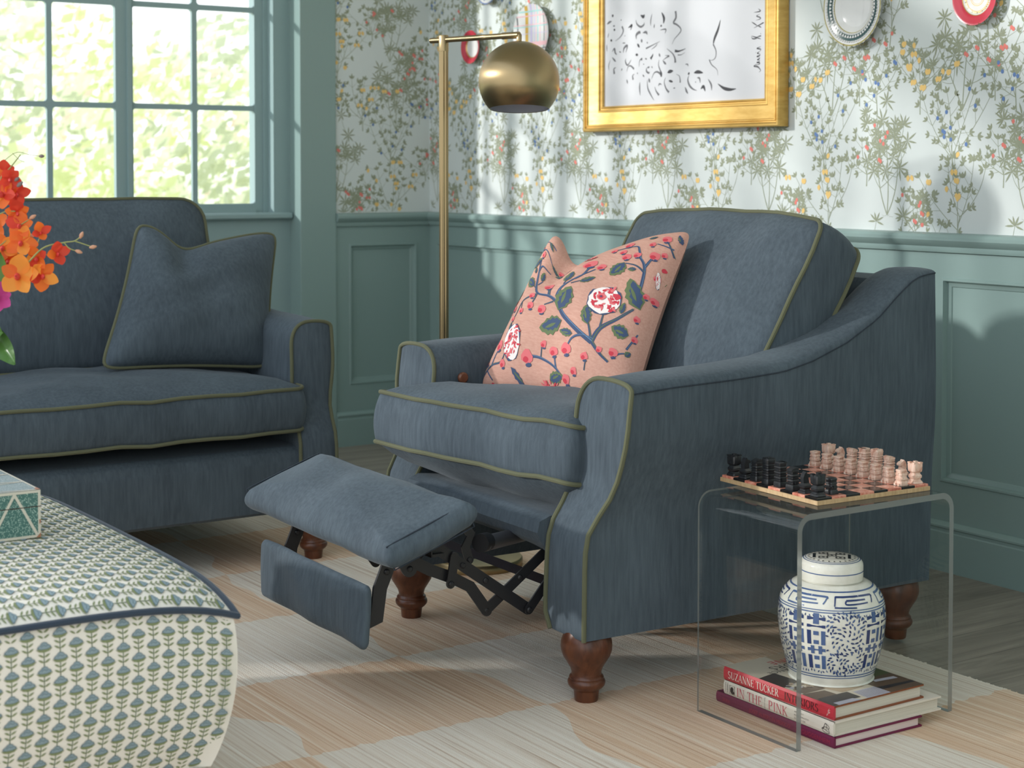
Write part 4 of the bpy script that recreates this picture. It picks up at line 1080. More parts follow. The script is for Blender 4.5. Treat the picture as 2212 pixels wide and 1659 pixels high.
# ------------------------------------------------------------------ books under the table
PAGES = M('book_pages', rough=.85); _w = PAGES.noise(PAGES.coords((2, 2, 900)), 1.0, 2, .6); PAGES.color(PAGES.ramp(_w, [(.3, srgb(196, 188, 172)), (.7, srgb(226, 218, 204))])); PAGES = PAGES.m
PAGESP = flat('book_pages_blush', (228, 208, 202), .85)
def book(name, label, near, left, depth, th, z, rot, cover, spine, pages, decor=None, hard=.0032, over=.004, tops=None):
    """near = (x, y) of the spine's near bottom corner; the spine runs from there to the left along -x"""
    L = left; b = thing(name, label, 'book', (near[0], near[1], z), rot)
    mb = MB()
    mb.box((-L, 0, 0), (0, depth, hard)); mb.box((-L, 0, th - hard), (0, depth, th))
    mb.prism([(0, 0), (-.0022, th * .2), (-.0028, th * .5), (-.0022, th * .8), (0, th), (hard, th), (hard, 0)], 'x', -L, 0, 1)
    dm = MB(); mats = decor(dm, L, depth, th)
    n0 = len(mb.v); mb.v += dm.v; mb.f += [tuple(i + n0 for i in f) for f in dm.f]; mb.mi += [m + 2 for m in dm.mi]
    mb.build('cover', [cover, spine] + mats, b, smooth=False, weld=False)
    mb = MB(); mb.box((-L + over, hard, hard), (-over, depth - over * 1.6, th - hard)); mb.build('page_block', pages, b, smooth=False)
    return b
def spine_fn(L, th, up=True):
    # x to the right along the spine as read from the front, y up
    return lambda x, y, l: (-L + x, -.0024 - .0006 - l - .0004 * 0 + .0000 * y + (0.0008 if (y < th * .15 or y > th * .85) else 0), y)
RED1 = flat('jacket_red', (196, 52, 66), .35); BURG = flat('cloth_burgundy', (112, 26, 66), .75); CREAM = flat('jacket_cream', (226, 216, 202), .5); BROWNB = flat('board_brown', (134, 74, 42), .5)
TPINK = flat('title_rose', (206, 86, 104), .6); TWHITE = flat('title_ivory', (236, 226, 214), .6); TBLACK = flat('title_black', (36, 28, 30), .6); TGUG = flat('title_stamped_red', (158, 36, 66), .6)
PHOTO = [flat('photo_umber', (98, 78, 62), .3), flat('photo_tan', (176, 152, 124), .3), flat('photo_charcoal', (52, 46, 46), .3), flat('photo_lilac_grey', (178, 176, 188), .3), flat('photo_olive', (86, 92, 62), .3), flat('jacket_beige', (204, 192, 172), .35)]
def put_text(pr, txt, x, y, h, mi, sx=1.0, space=1.0, lv=0, rot=0):
    V, F = text2d(txt, 1.0, 0, space); c, s = cos(rot), sin(rot)
    V = [(x + (a * sx * c - b * s) * h, y + (a * sx * s + b * c) * h) for a, b in V]; pr.mesh2d(V, F, mi, lv)
def dec_purple(dm, L, D, th):
    pr = Print(dm, spine_fn(L, th), .0003)
    put_text(pr, 'JOSEF ALBERS IN MEXICO', L * .30, th * .28, th * .52, 0, .95, 1.0); put_text(pr, 'SKIRA', L * .06, th * .3, th * .46, 0, .9); put_text(pr, 'GUGGENHEIM', L * .745, th * .28, th * .56, 0, .98, 1.05)
    return [TGUG]
def dec_white(dm, L, D, th):
    pr = Print(dm, spine_fn(L, th), .0003)
    x = serif_text(pr, 'IN THE', L * .129, th * .14, th * .68, 0, 1.0, .05)
    serif_text(pr, 'PINK', L * .428, th * .14, th * .68, 0, 1.05, .05)
    for i, t in enumerate(("AMERICA'S", 'MOST FABULOUS', 'DECORATOR')): put_text(pr, t, L * .665, th * (.70 - .24 * i), th * .15, 1, 1.0, 1.35)
    put_text(pr, 'DOROTHY DRAPER', L * .40, th * .06, th * .11, 1, .8, 1.1, rot=pi / 2); put_text(pr, 'VARNEY', L * .036, th * .92, th * .2, 1, .9, 1.1, rot=-pi / 2); put_text(pr, 'CARLETON', L * .018, th * .92, th * .13, 1, .9, 1.2, rot=-pi / 2)
    for a, b, c, d in ((.062, .16, .110, .175), (.062, .80, .110, .815), (.062, .16, .065, .81), (.107, .16, .110, .81)): pr.rect(L * a, th * b, L * c, th * d, 1)
    pr.blob(L * .084, th * .46, L * .015, th * .26, 1, 1, 12, 0, .25, random.Random(1)); pr.blob(L * .091, th * .30, L * .016, th * .12, 1, 1, 10, 0, .2, random.Random(2))
    cx, cy = L * .945, th * .44       # two outlined leaves
    for P in ([(cx - .008, cy - .003), (cx - .003, cy + .009), (cx + .001, cy + .004), (cx - .001, cy - .004)], [(cx - .012, cy - .003), (cx - .006, cy + .001), (cx + .003, cy + .002), (cx + .008, cy - .007), (cx + .002, cy - .0095), (cx - .006, cy - .0085), (cx - .012, cy - .003)], [(cx - .012, cy - .003), (cx - .004, cy - .003), (cx + .006, cy - .006)], [(cx - .003, cy + .009), (cx + .005, cy + .006), (cx + .008, cy + .002), (cx + .004, cy - .001)]):
        pr.stroke(P, .0011, .0008, 1, 1, 4)
    return [TPINK, TBLACK]
def dec_red(dm, L, D, th):
    pr = Print(dm, spine_fn(L, th), .0003)
    serif_text(pr, 'SUZANNE TUCKER', L * .045, th * .24, th * .54, 0, .93, .04); serif_text(pr, 'INTERIORS', L * .572, th * .24, th * .54, 1, 1.0, .04)
    for P in ([(.945, .2), (.950, .36), (.957, .3)], [(.955, .42), (.972, .5), (.955, .58), (.974, .66)], [(.957, .45), (.958, .62), (.966, .75)]): pr.stroke([(L * a, th * b) for a, b in P], .0008, .0006, 0, 0, 4)
    pt = Print(dm, lambda x, y, l: (-L + x, y, th + l), .0003); rnd = random.Random(7)
    # the jacket front: beige band with the title near the spine's far end, photograph over the rest
    pt.rect(0, 0, L, D, 7, 0)
    pt.poly([(L * .0, D * .45), (L * .0, D * 1), (L * .25, D * 1), (L * .22, D * .45)], 3, 1)
    put_text(pt, 'SUZANNE', L * .10, D * .98, D * .13, 8, 1.0, 1.1, 2, -pi / 2); put_text(pt, 'INTERIORS', L * .19, D * .94, D * .13, 1, 1.0, 1.1, 2, -pi / 2); put_text(pt, 'THE ROMANCE', L * .27, D * .75, D * .08, 1, 1.0, 1.1, 2, -pi / 2)
    pt.poly([(L * .33, 0), (L * .56, 0), (L * .52, D * .22), (L * .30, D * .20)], 4, 2)
    for k in range(26): pt.blob(L * rnd.uniform(.50, .66), D * rnd.uniform(.02, .22), L * rnd.uniform(.008, .02), D * .02, rnd.choice((5, 3, 4, 2)), 3 + k % 3, 7, 0, .5, rnd)
    pt.poly([(L * .62, D * .02), (L * .72, D * .02), (L * .72, D * .4), (L * .64, D * .35)], 2, 2)
    pt.poly([(L * .72, 0), (L * 1, 0), (L * 1, D * .25), (L * .74, D * .22)], 2, 2); pt.poly([(L * .84, D * .02), (L * .96, D * .02), (L * .96, D * .34), (L * .84, D * .34)], 4, 3); pt.poly([(L * .86, D * .01), (L * .99, D * .01), (L * .99, D * .12), (L * .87, D * .12)], 4, 4)
    pt.poly([(L * .95, D * .05), (L * 1, D * .05), (L * 1, D * .3), (L * .95, D * .26)], 5, 4)
    pt.poly([(L * .70, D * .25), (L * .83, D * .3), (L * .82, D * .56), (L * .70, D * .5)], 3, 3)
    pt.poly([(L * .86, D * .38), (L * 1, D * .36), (L * 1, D * .62), (L * .86, D * .62)], 5, 3)
    for k in range(14): pt.stroke([(L * .87, D * (.39 + .017 * k)), (L * .99, D * (.38 + .017 * k))], .0009, .0009, 2, 4)
    pt.poly([(L * .80, D * .62), (L * 1, D * .62), (L * 1, D * 1), (L * .60, D * 1), (L * .62, D * .7)], 2, 2)
    pt.poly([(L * .88, D * .62), (L * .93, D * .62), (L * .93, D * 1), (L * .90, D * 1)], 4, 3); pt.poly([(L * .76, D * .72), (L * .80, D * .72), (L * .82, D * .95), (L * .78, D * .95)], 5, 4); pt.poly([(L * .60, D * .8), (L * .72, D * .78), (L * .72, D * 1), (L * .58, D * 1)], 6, 3)
    pt.blob(L * .72, D * .72, L * .045, D * .05, 3, 4, 14); pt.blob(L * .72, D * .72, L * .03, D * .035, 2, 5, 12)
    return [TWHITE, TBLACK, PHOTO[0], PHOTO[1], PHOTO[2], PHOTO[3], PHOTO[4], PHOTO[5], RED1]
book('book', 'burgundy cloth hardback at the bottom of the stack under the table', (3.606, -1.285), .340, .233, .0212, .0105, R(-.7), BURG, BURG, PAGESP, dec_purple)
book('book', 'cream spined hardback with pink title in the middle of the stack', (3.603, -1.284), .315, .289, .0272, .0322, R(-.7), CREAM, CREAM, PAGES, dec_white)
book('book', 'red spined photo jacketed hardback on top under the blue and white jar', (3.597, -1.277), .311, .244, .0272, .0597, R(.3), BROWNB, RED1, PAGES, dec_red)

# ------------------------------------------------------------------ ginger jar
GLAZE = M('white_glaze', srgb(226, 224, 212), .12, spec=.55); _n = GLAZE.noise(GLAZE.coords((1, 1, 1)), 40, 3, .6); GLAZE.color(GLAZE.ramp(_n, [(.3, srgb(218, 215, 202)), (.7, srgb(232, 230, 220))])); GLAZE = GLAZE.m
def glaze_blue(n, c): return M(n, srgb(*c), .14, spec=.5).m
CB1, CB2, CBK, CRUST = glaze_blue('cobalt_wash', (78, 100, 142)), glaze_blue('cobalt_deep', (44, 62, 108)), glaze_blue('fretwork_opening', (26, 26, 30)), flat('unglazed_rim', (176, 160, 132), .8)
JX, JY, JZ = 3.452, -1.143, .0875
jar = thing('ginger_jar', 'blue and white porcelain ginger jar standing on the book stack', 'jar', (JX, JY, JZ))
JP = [(0, 0), (.079, 0), (.082, .003), (.0855, .012), (.0915, .035), (.0990, .065), (.1042, .095), (.1062, .120), (.1058, .138), (.1030, .156), (.0965, .171), (.0850, .184), (.0740, .191), (.0660, .1945), (.0585, .195), (.0585, .204)]
JPs = [(p.x, p.y) for p in spline([Vector((a, b, 0)) for a, b in JP], 4)]
def jar_r(z): return interp(z, [p[1] for p in JPs[4:]], [p[0] for p in JPs[4:]])
mb = MB(); mb.lathe(JPs, 72)
# pattern is laid out in (angle * .1 m, height); angle 0 looks at the camera
JA0 = math.atan2(CAM_LOC.y - JY, CAM_LOC.x - JX)
def jar_map(x, z, l):
    q = JA0 + x / .1; r = jar_r(z) + l; return (r * cos(q), r * sin(q), z)
pr = Print(mb, jar_map, .0005)
def ringline(z, w, mi): pr.mb.grid(lambda u, v: jar_map(2 * pi * .1 * u, z + w * (v - .5), .0005), 96, 1, mi=mi)
for z, w in ((.0195, .0018), (.0245, .0022), (.1520, .0022), (.1565, .0018), (.1875, .0020)): ringline(z, w, 1)
# Greek-key collar: running meander brackets on the shoulder
for k in range(6):
    x0 = -.314 + k * .1047
    a, b = .161, .184
    for P in ([(x0 + .008, b - .004), (x0 + .090, b - .004), (x0 + .094, b - .008), (x0 + .088, a + .006)], [(x0 + .008, b - .003), (x0 + .006, a + .003)], [(x0 + .006, a + .001), (x0 + .050, a)], [(x0 + .030, b - .010), (x0 + .074, b - .010)], [(x0 + .030, b - .0105), (x0 + .028, b - .015), (x0 + .036, b - .017), (x0 + .078, b - .016)]):
        pr.stroke(P, .0034, .0026, 2 if k % 2 else 1, 1, 4)
# double happiness panels with a maze of small leaves between them
def panel(cx):
    def bar(x0, z0, x1, z1, mi=1): pr.rect(cx + x0, z0, cx + x1, z1, mi, 1)
    for s in (-1, 1):
        o = s * .021; bar(o - .0175, .136, o + .0175, .1430, 2); bar(o - .0055, .129, o + .0055, .1500, 1); bar(o - .0175, .1215, o + .0175, .1275, 2)
        for (p, q) in ((.088, .116), (.038, .066)):
            bar(o - .0175, p, o - .0095, q, 2); bar(o + .0095, p, o + .0175, q, 1); bar(o - .005, q - .009, o + .005, q - .001, 1); bar(o - .005, p + .001, o + .005, p + .009, 1)
        bar(o - .0175, .074, o + .0175, .0805, 1); bar(o - .011, .069, o - .004, .0855, 1); bar(o + .004, .069, o + .011, .0855, 1)
PANELS = [-.049, -.049 + .157, -.049 - .157, -.049 + .314]
for c in PANELS: panel(c)
rnd = random.Random(21)
for seg in range(4):
    c0 = PANELS[0] + .157 * seg + .0785; c0 = (c0 + .314) % .628 - .314
    half = .0355; pts = []
    for (ox, oz, nn, rr) in ((0, .098, 5, .008), (-.012, .128, 6, .007), (.014, .060, 6, .007), (.012, .125, 6, .006), (-.014, .050, 6, .006), (0, .036, 5, .006)):
        for ring_, cnt in ((1, nn + 2), (2.05, nn + 7), (3.1, nn + 12)):
            for i in range(cnt):
                q = 2 * pi * i / cnt + ring_ * .3; d = rr * ring_; x, z = ox + d * cos(q), oz + d * sin(q)
                if abs(x) < half and .028 < z < .150 and all((x - a) ** 2 + (z - b) ** 2 > .0060 ** 2 for a, b in pts):
                    pts.append((x, z)); pr.leaf(c0 + x, z, q + (.9 if ring_ > 1 else 0) + rnd.uniform(-.3, .3), rnd.uniform(.0070, .0098), .0036, 1 if rnd.random() < .45 else 2, 1, 4)
    for _ in range(420):
        x, z = rnd.uniform(-half, half), rnd.uniform(.028, .150)
        if all((x - a) ** 2 + (z - b) ** 2 > .0062 ** 2 for a, b in pts):
            pts.append((x, z)); pr.leaf(c0 + x, z, rnd.uniform(0, 6.28), rnd.uniform(.006, .009), .0034, 1 if rnd.random() < .5 else 2, 1, 4)
for k in range(90):     # petals above and below the panels
    x = -.314 + .628 * k / 90
    pr.leaf(x, .1485 + rnd.uniform(-.003, 0), -pi / 2 + rnd.uniform(-.7, .7), .006, .0022, 1 if k % 2 else 2, 1, 4); pr.leaf(x, .0275 + rnd.uniform(0, .004), pi / 2 + rnd.uniform(-.7, .7), .0065, .0024, 2 if k % 2 else 1, 1, 4)
mb.build('jar_body', [GLAZE, CB1, CB2, CBK], jar, ang=60, weld=False)
LZ = .197
mb = MB(); LP_ = [(.055, LZ), (.0615, LZ), (.0622, LZ + .002), (.0622, LZ + .028), (.0612, LZ + .033), (.0575, LZ + .0385), (.050, LZ + .0415), (.030, LZ + .0435), (.0001, LZ + .0442)]
mb.lathe(LP_, 64)
def lid_side(x, z, l): q = JA0 + x / .1; r = .0622 + l; return (r * cos(q), r * sin(q), z)
mb.grid(lambda u, v: lid_side(.6283 * u, LZ + .017 + .002 * v, .0004), 80, 1, mi=1)
LT = [(p[0], p[1]) for p in LP_[5:]]
def lid_top(x, y, l):
    r = math.hypot(x, y); z = interp(r, [p[0] for p in LT][::-1], [p[1] for p in LT][::-1]) + l; c, s = cos(JA0 + pi / 2), sin(JA0 + pi / 2); return (x * c - y * s, x * s + y * c, z)
for rr, w in ((.0555, .0016), (.0515, .0012)): mb.grid(lambda u, v: lid_top((rr + w * v) * cos(2 * pi * u), (rr + w * v) * sin(2 * pi * u), .0005), 64, 1, mi=1)
pr = Print(mb, lid_top, .0005)
for k in range(26):
    q = 2 * pi * k / 26; pr.leaf(.043 * cos(q), .043 * sin(q), q + rnd.uniform(-.3, .3), .006, .0032, 2, 1, 4)
for gx, gy in ((-.021, .017), (.021, .017), (-.021, -.017), (.021, -.017), (0, 0)):
    for a, b, c, d in ((-.012, .007, .012, .0105), (-.012, -.0105, .012, -.007), (-.012, -.004, -.008, .004), (.008, -.004, .012, .004), (-.003, -.003, .003, .003)):
        pr.rect(gx * .8 + a * .8, gy + b * .8, gx * .8 + c * .8, gy + d * .8, 2, 1)
for s in (-1, 1): pr.rect(s * .0345 - .003, -.018, s * .0345 + .003, .018, 2, 1)
mb.build('lid', [GLAZE, CB1, CBK], jar, ang=50, weld=False)
# ------------------------------------------------------------------ ottoman
OX0, OX1, OY0, OY1 = 2.30, 3.416, -3.52, -2.418
OCX, OCY, OHX, OHY = (OX0 + OX1) / 2, (OY0 + OY1) / 2, (OX1 - OX0) / 2, (OY1 - OY0) / 2
IVORY = M('ivory_linen', srgb(234, 229, 217), .85, spec=.15)
IVORY.bump(IVORY.noise(IVORY.coords((900, 900, 900)), 1.0, 1, .5), .12, .0006); IVORY = IVORY.m
OT_GREY = flat('print_blue_grey', (140, 158, 164), .85, spec=.1); OT_OLIVE = flat('print_olive', (132, 142, 104), .85, spec=.1); OT_STEM = flat('print_dark_green', (94, 112, 82), .85, spec=.1); OT_LINE = flat('print_slate', (96, 116, 124), .85, spec=.1)
NAVYPIPE = M('navy_velvet_piping', srgb(54, 66, 80), .85, spec=.15).set(Sheen_Weight=.3).m
ot = thing('ottoman', 'square ottoman in small floral print with navy piping', 'ottoman', (OCX, OCY, 0))
def seam_z(u, v): return .40 + .0345 * (1 - u ** 6) + .0345 * (1 - v ** 6)
def o_edge(s):
    """outline of the seam, s in 0..4, counter clockwise from the (+,-) corner; returns u, v"""
    s %= 4; k = int(s); t = -1 + 2 * (s - k)
    return ((1, t), (-t, 1), (-1, -t), (t, -1))[k]
def o_bulge(u, v): return (OHX * u * (1 + .012 * (1 - v ** 2)) , OHY * v * (1 + .012 * (1 - u ** 2)))
def o_top(u, v, l=0.):
    x, y = o_bulge(u, v); e = max(abs(u), abs(v)); return (x, y, seam_z(u, v) + l - .010 * max(0, (e - .93) / .07) ** 2)
def o_side(s, h, l=0.):
    """h: 0 at the floor end of the body, 1 at the seam"""
    u, v = o_edge(s); x, y = o_bulge(u, v); zt = seam_z(u, v) - .008; z = .150 + (zt - .150) * h
    k = int(s % 4); t = abs(-1 + 2 * (s % 1)); nx, ny = ((1, 0), (0, 1), (-1, 0), (0, -1))[k]
    b = .012 * sin(pi * min(1, h)) ** .7 - .030 * (1 - h) ** 2.5 - .004
    cr = 0.0
    return (x + nx * (b + l) - (.02 * (1 - h) ** 2.2) * (u if k in (1, 3) else 0) , y + ny * (b + l) - (.02 * (1 - h) ** 2.2) * (v if k in (0, 2) else 0), z)
mb = MB()
mb.grid(lambda a, b: o_top(-1 + 2 * a, -1 + 2 * b), 48, 48, mi=0)
mb.grid(lambda a, b: o_side(4 * a, b), 128, 18, mi=0)
mb.grid(lambda a, b: (lambda p: (p[0] * (1 - b), p[1] * (1 - b), .150))(o_side(4 * a, 0)), 64, 1, mi=0)
rnd = random.Random(3)
def motif(pr, x, y, s, d=1):
    """a stylised bloom on a leafy stem; s = repeat height; d flips the growing direction"""
    f = lambda a, b: (x + a * s * 1.22, y + b * s * d)
    pr.stroke([f(0, -.5), f(0, .30)], s * .035, s * .035, 3, 0, raw=True)
    for q in (-.34, -.12, .08):
        for sd in (-1, 1):
            a0 = (pi / 2 - sd * 1.02) * d; p = f(sd * .01, q); pr.leaf(p[0], p[1], a0, s * .27, s * .08, 2, 1, 5)
    pr.poly([f(-.27, .22), f(-.16, .11), (f(0, .08)), f(.17, .12), f(.28, .25), f(.18, .22), f(0, .2), f(-.15, .2)], 2, 2)
    P = [f(-.24, .24), f(-.20, .33), f(-.12, .40), f(-.08, .47), f(0, .50), f(.09, .47), f(.13, .40), f(.21, .34), f(.24, .26), f(.1, .2), f(-.1, .2)]
    pr.poly(P, 4, 3); pr.poly([(x + (a - x) * .86, (y + s * .34 * d) + (b - (y + s * .34 * d)) * .86) for a, b in P], 1, 4)
    pr.stroke([f(-.1, .3), f(-.03, .38), f(.06, .33), f(.12, .36)], s * .02, s * .02, 4, 5, 3)
CS, RS = .0245, .037     # column and repeat spacing
def top_map(x, y, l): return o_top(x / OHX, y / OHY, l)
pr = Print(mb, top_map, .0006); pr.clip = lambda x, y: abs(x) < OHX * .992 and abs(y) < OHY * .992
# only the half of the top the picture can see carries print in full; columns run along y
i = 0; x = OHX - .018
while x > -OHX:
    y = -OHY + (RS / 2 if i % 2 else 0)
    while y < OHY + .02: motif(pr, x, y, RS * 1.02, 1); y += RS
    x -= CS; i += 1
for k, half in ((0, OHY), (1, OHX)):
    def side_map(a, z, l, k=k, half=half): return o_side(k + (a / half + 1) / 2, (z - .150) / .285, l)
    pr = Print(mb, side_map, .0006); pr.clip = lambda a, z, half=half: abs(a) < half * .999 and .151 < z < .434
    i = 0; a = half - .016
    while a > -half:
        z = .150 - .02 + (RS / 2 if i % 2 else 0)
        while z < .48: motif(pr, a, z, RS * 1.02, 1); z += RS
        a -= CS; i += 1
mb.build('upholstery', [IVORY, OT_GREY, OT_OLIVE, OT_STEM, OT_LINE], ot, ang=45, weld=False)
t = MB(); t.tube([Vector(o_top(*o_edge(4 * i / 160))) + Vector((o_edge(4 * i / 160)[0] * .003, o_edge(4 * i / 160)[1] * .003, .001)) for i in range(160)], .0058, 8, closed=True); t.build('piping', NAVYPIPE, ot)
for sx in (1, -1):
    for sy in (1, -1):
        mb = MB(); mb.lathe([(0, .0102), (.018, .0105), (.021, .016), (.027, .10), (.028, .152)], 20, c=(sx * (OHX - .075), sy * (OHY - .075), 0)); mb.build('leg', WALNUT, ot)

# ------------------------------------------------------------------ shagreen box
SHAG = M('green_shagreen', rough=.35)
_v = SHAG.node('ShaderNodeTexVoronoi'); _v.inputs['Scale'].default_value = 420; SHAG.link(SHAG.coords(), _v.inputs['Vector'])
SHAG.color(SHAG.ramp(_v.outputs[0], [(.22, srgb(176, 200, 184)), (.42, srgb(72, 112, 104))])); SHAG = SHAG.m
SHAGG = M('grey_shagreen', rough=.3)
_v = SHAGG.node('ShaderNodeTexVoronoi'); _v.inputs['Scale'].default_value = 420; SHAGG.link(SHAGG.coords(), _v.inputs['Vector'])
SHAGG.color(SHAGG.ramp(_v.outputs[0], [(.22, srgb(206, 212, 210)), (.42, srgb(118, 140, 140))])); SHAGG = SHAGG.m
BONE = flat('bone_inlay', (208, 202, 184), .4); COPPER = M('worn_corner', srgb(170, 116, 86), .5).m; SLOT = flat('box_gap', (70, 52, 44), .8)
BX1, BY1, BW, BD, BH, BZ0 = 3.031, -2.6035, .30, .24, .0815, .4692
bxt = thing('trinket_box', 'green shagreen box with cream triangle inlay on the ottoman', 'box', (BX1, BY1, BZ0))
ZL = BH * .655
mb = MB(); mb.box((-BW, -BD, 0), (0, 0, ZL - .0006), 0); mb.build('body', SHAG, bxt, smooth=False)
mb = MB(); mb.box((-BW, -BD, ZL + .0006), (0, 0, BH), 0); mb.add([(-BW, -BD, BH + .0002), (0, -BD, BH + .0002), (0, 0, BH + .0002), (-BW, 0, BH + .0002)], [(0, 1, 2, 3)], 1)
lid = mb.build('lid', [SHAG, SHAGG], bxt, smooth=False, weld=False)
mb = MB(); mb.box((-BW + .002, -BD + .002, ZL - .001), (-.0008, -.0008, ZL + .001)); mb.build('lid_gap', SLOT, bxt, smooth=False)
mb = MB()
def fx(y, z, l): return (l, y, z)
pr = Print(mb, fx, .0005); w = .0045
for a in (0, -BD + w): pr.rect(a - w, 0, a, BH, 0)
pr.rect(-BD, 0, 0, w, 0); pr.rect(-BD, BH - w, 0, BH, 0)
for k in range(3):
    y0 = -.006 - k * .078
    for (p, q) in (((y0, w), (y0 - .039, BH - w)), ((y0 - .039, BH - w), (y0 - .078, w))):
        def seg(t0, t1):
            pr.stroke([(p[0] + (q[0] - p[0]) * t0, p[1] + (q[1] - p[1]) * t0), (p[0] + (q[0] - p[0]) * t1, p[1] + (q[1] - p[1]) * t1)], w * 1.05, w * 1.05, 0, 1, raw=True)
        seg(0, 1)
pr.rect(-BD, ZL - .0007, 0, ZL + .0007, 2, 3)
pr.poly([(0, 0), (-.008, 0), (0, .008)], 1, 2); pr.poly([(0, .025), (-.0025, .022), (-.0025, .031), (0, .03)], 1, 2)
tp = Print(mb, lambda x, y, l: (x, y, BH + .0002 + l), .0004)
for a, b, c, d in ((-BW, -.004, 0, 0), (-BW, -BD, 0, -BD + .004), (-.004, -BD, 0, 0), (-BW, -BD, -BW + .004, 0)): tp.rect(a, b, c, d, 0)
for k in range(4):
    for (p, q) in (((-.002 - k * .085, -.002), (-.045 - k * .085, -BD + .004)), ((-.045 - k * .085, -BD + .004), (-.087 - k * .085, -.002))): tp.stroke([p, q], .004, .004, 0, 1, raw=True)
tp.stroke([(-BW, -.13), (0, -.13)], .004, .004, 0, 1, raw=True)
tp.poly([(0, 0), (-.022, 0), (-.012, -.007), (0, -.007)], 1, 2)
mb.build('inlay', [BONE, COPPER, SLOT], bxt, smooth=False, weld=False)

# ------------------------------------------------------------------ orchid arrangement (its vase stands just outside the picture)
PETAL = []
for nm, c in (('petal_scarlet', (226, 74, 50)), ('petal_orange', (240, 118, 44)), ('petal_amber', (250, 160, 60)), ('petal_magenta', (206, 74, 150))):
    m = M(nm, srgb(*c), .55); t_ = m.node('ShaderNodeBsdfTranslucent'); t_.inputs[0].default_value = srgb(*c); x_ = m.node('ShaderNodeMixShader'); x_.inputs[0].default_value = .45
    m.link(m.b.outputs[0], x_.inputs[1]); m.link(t_.outputs[0], x_.inputs[2]); m.link(x_.outputs[0], m.out.inputs[0]); PETAL.append(m.m)
LIPC = flat('orchid_lip', (206, 62, 56), .5); STEMG = flat('stem_green', (142, 146, 86), .5); BUDC = flat('bud_tan', (196, 146, 116), .5); BUDD = flat('bud_grey', (126, 112, 108), .55)
LEAFG = M('glossy_leaf', rough=.3); _n = LEAFG.noise(LEAFG.coords((6, 6, 6)), 1.0, 3, .5); LEAFG.color(LEAFG.ramp(_n, [(.3, srgb(58, 96, 44)), (.7, srgb(104, 144, 66))])); LEAFG = LEAFG.m
AN = Vector((2.93, -2.62, 0)); RR = Vector((_r.x, _r.y, 0)); FFv = Vector((_f.x, _f.y, 0)).normalized()
def oc(a, z, d=0.): return AN + RR * a + FFv * d + Vector((0, 0, z))
VP = Vector((2.62, -2.935, .4692))
orc = thing('orchid_arrangement', 'orange orchid spray with buds and green leaves in a vase at the left edge', 'flower arrangement', tuple(VP))
def loc(p): return Vector(p) - VP
mb = MB(); mb.lathe([(0, 0), (.05, 0), (.055, .004), (.075, .06), (.078, .10), (.062, .15), (.045, .18), (.048, .205), (.044, .205), (.04, .18), (.056, .15), (.05, .1), (0, .1)], 40); mb.build('vase', GLAZE, orc)
def stem(P, r0, r1, mat=None):
    S = spline([loc(p) for p in P], 6); n = len(S); m = MB(); m.tube(S, [r0 + (r1 - r0) * i / (n - 1) for i in range(n)], 7); return m.build('stem', mat or STEMG, orc)
VT = VP + Vector((0, 0, .19))
stem([VT, VT + Vector((.03, .02, .12)), oc(-.09, .86, .03), oc(-.01, .903), oc(.021, .922, -.01), oc(.059, .961, -.01), oc(.093, .971), oc(.113, .974), oc(.124, .982)], .0022, .0010)
stem([oc(.113, .974), oc(.128, .969), oc(.143, .964)], .0011, .0009); stem([oc(.095, .971), oc(.104, .961), oc(.118, .956)], .0011, .0009)
stem([oc(.045, .950), oc(.048, .968), oc(.052, .980)], .0012, .0010); stem([oc(.052, .953), oc(.066, .950), oc(.080, .952)], .0012, .0010); stem([oc(.012, .916), oc(.03, .915), oc(.053, .914)], .0012, .0010)
stem([VT, VT + Vector((.01, .02, .2)), oc(-.10, .98, .02), oc(-.03, 1.05, .01), oc(-.012, 1.09), oc(.0, 1.10), oc(.02, 1.125)], .0022, .0009)
stem([oc(-.03, .955), oc(-.010, .972), oc(.006, .985), oc(.03, .99), oc(.035, .985)], .0013, .0010); stem([oc(-.02, .958), oc(.0, .957), oc(.02, .960)], .0012, .001); stem([oc(.016, 1.0), oc(.028, 1.008), oc(.038, 1.014)], .0011, .0009)
stem([oc(-.02, 1.02), oc(-.005, 1.026), oc(.010, 1.026)], .0012, .001); stem([oc(-.03, 1.10, .02), oc(.004, 1.128, .02), oc(.03, 1.125, .02), oc(.05, 1.122, .02)], .0006, .0004); stem([oc(.0, 1.128, .02), oc(.012, 1.116, .02), oc(.022, 1.112, .02)], .0005, .0003)
def bud_(a, z, d, ang, L=.0075, w=.0036, mat=None):
    m = MB(); m.lathe([(0, -L * .9), (w * .5, -L * .75), (w, -L * .1), (w * .9, L * .3), (w * .45, L * .8), (0, L)], 12); m.xf(Matrix.Rotation(ang, 4, FFv)); m.build('bud', mat or BUDC, orc, loc=loc(oc(a, z, d)))
for q in ((.125, .984, 0, R(25)), (.145, .9635, 0, R(80)), (.120, .9555, 0, R(110)), (.040, 1.016, 0, R(60)), (.036, .984, 0, R(115)), (.018, 1.073, 0, R(50), .0075, .004, BUDD), (.013, 1.082, 0, R(50), .006, .0034, BUDD), (.051, 1.1225, .02, R(90), .0055, .0032, BUDD)): bud_(*q)
rnd = random.Random(8)
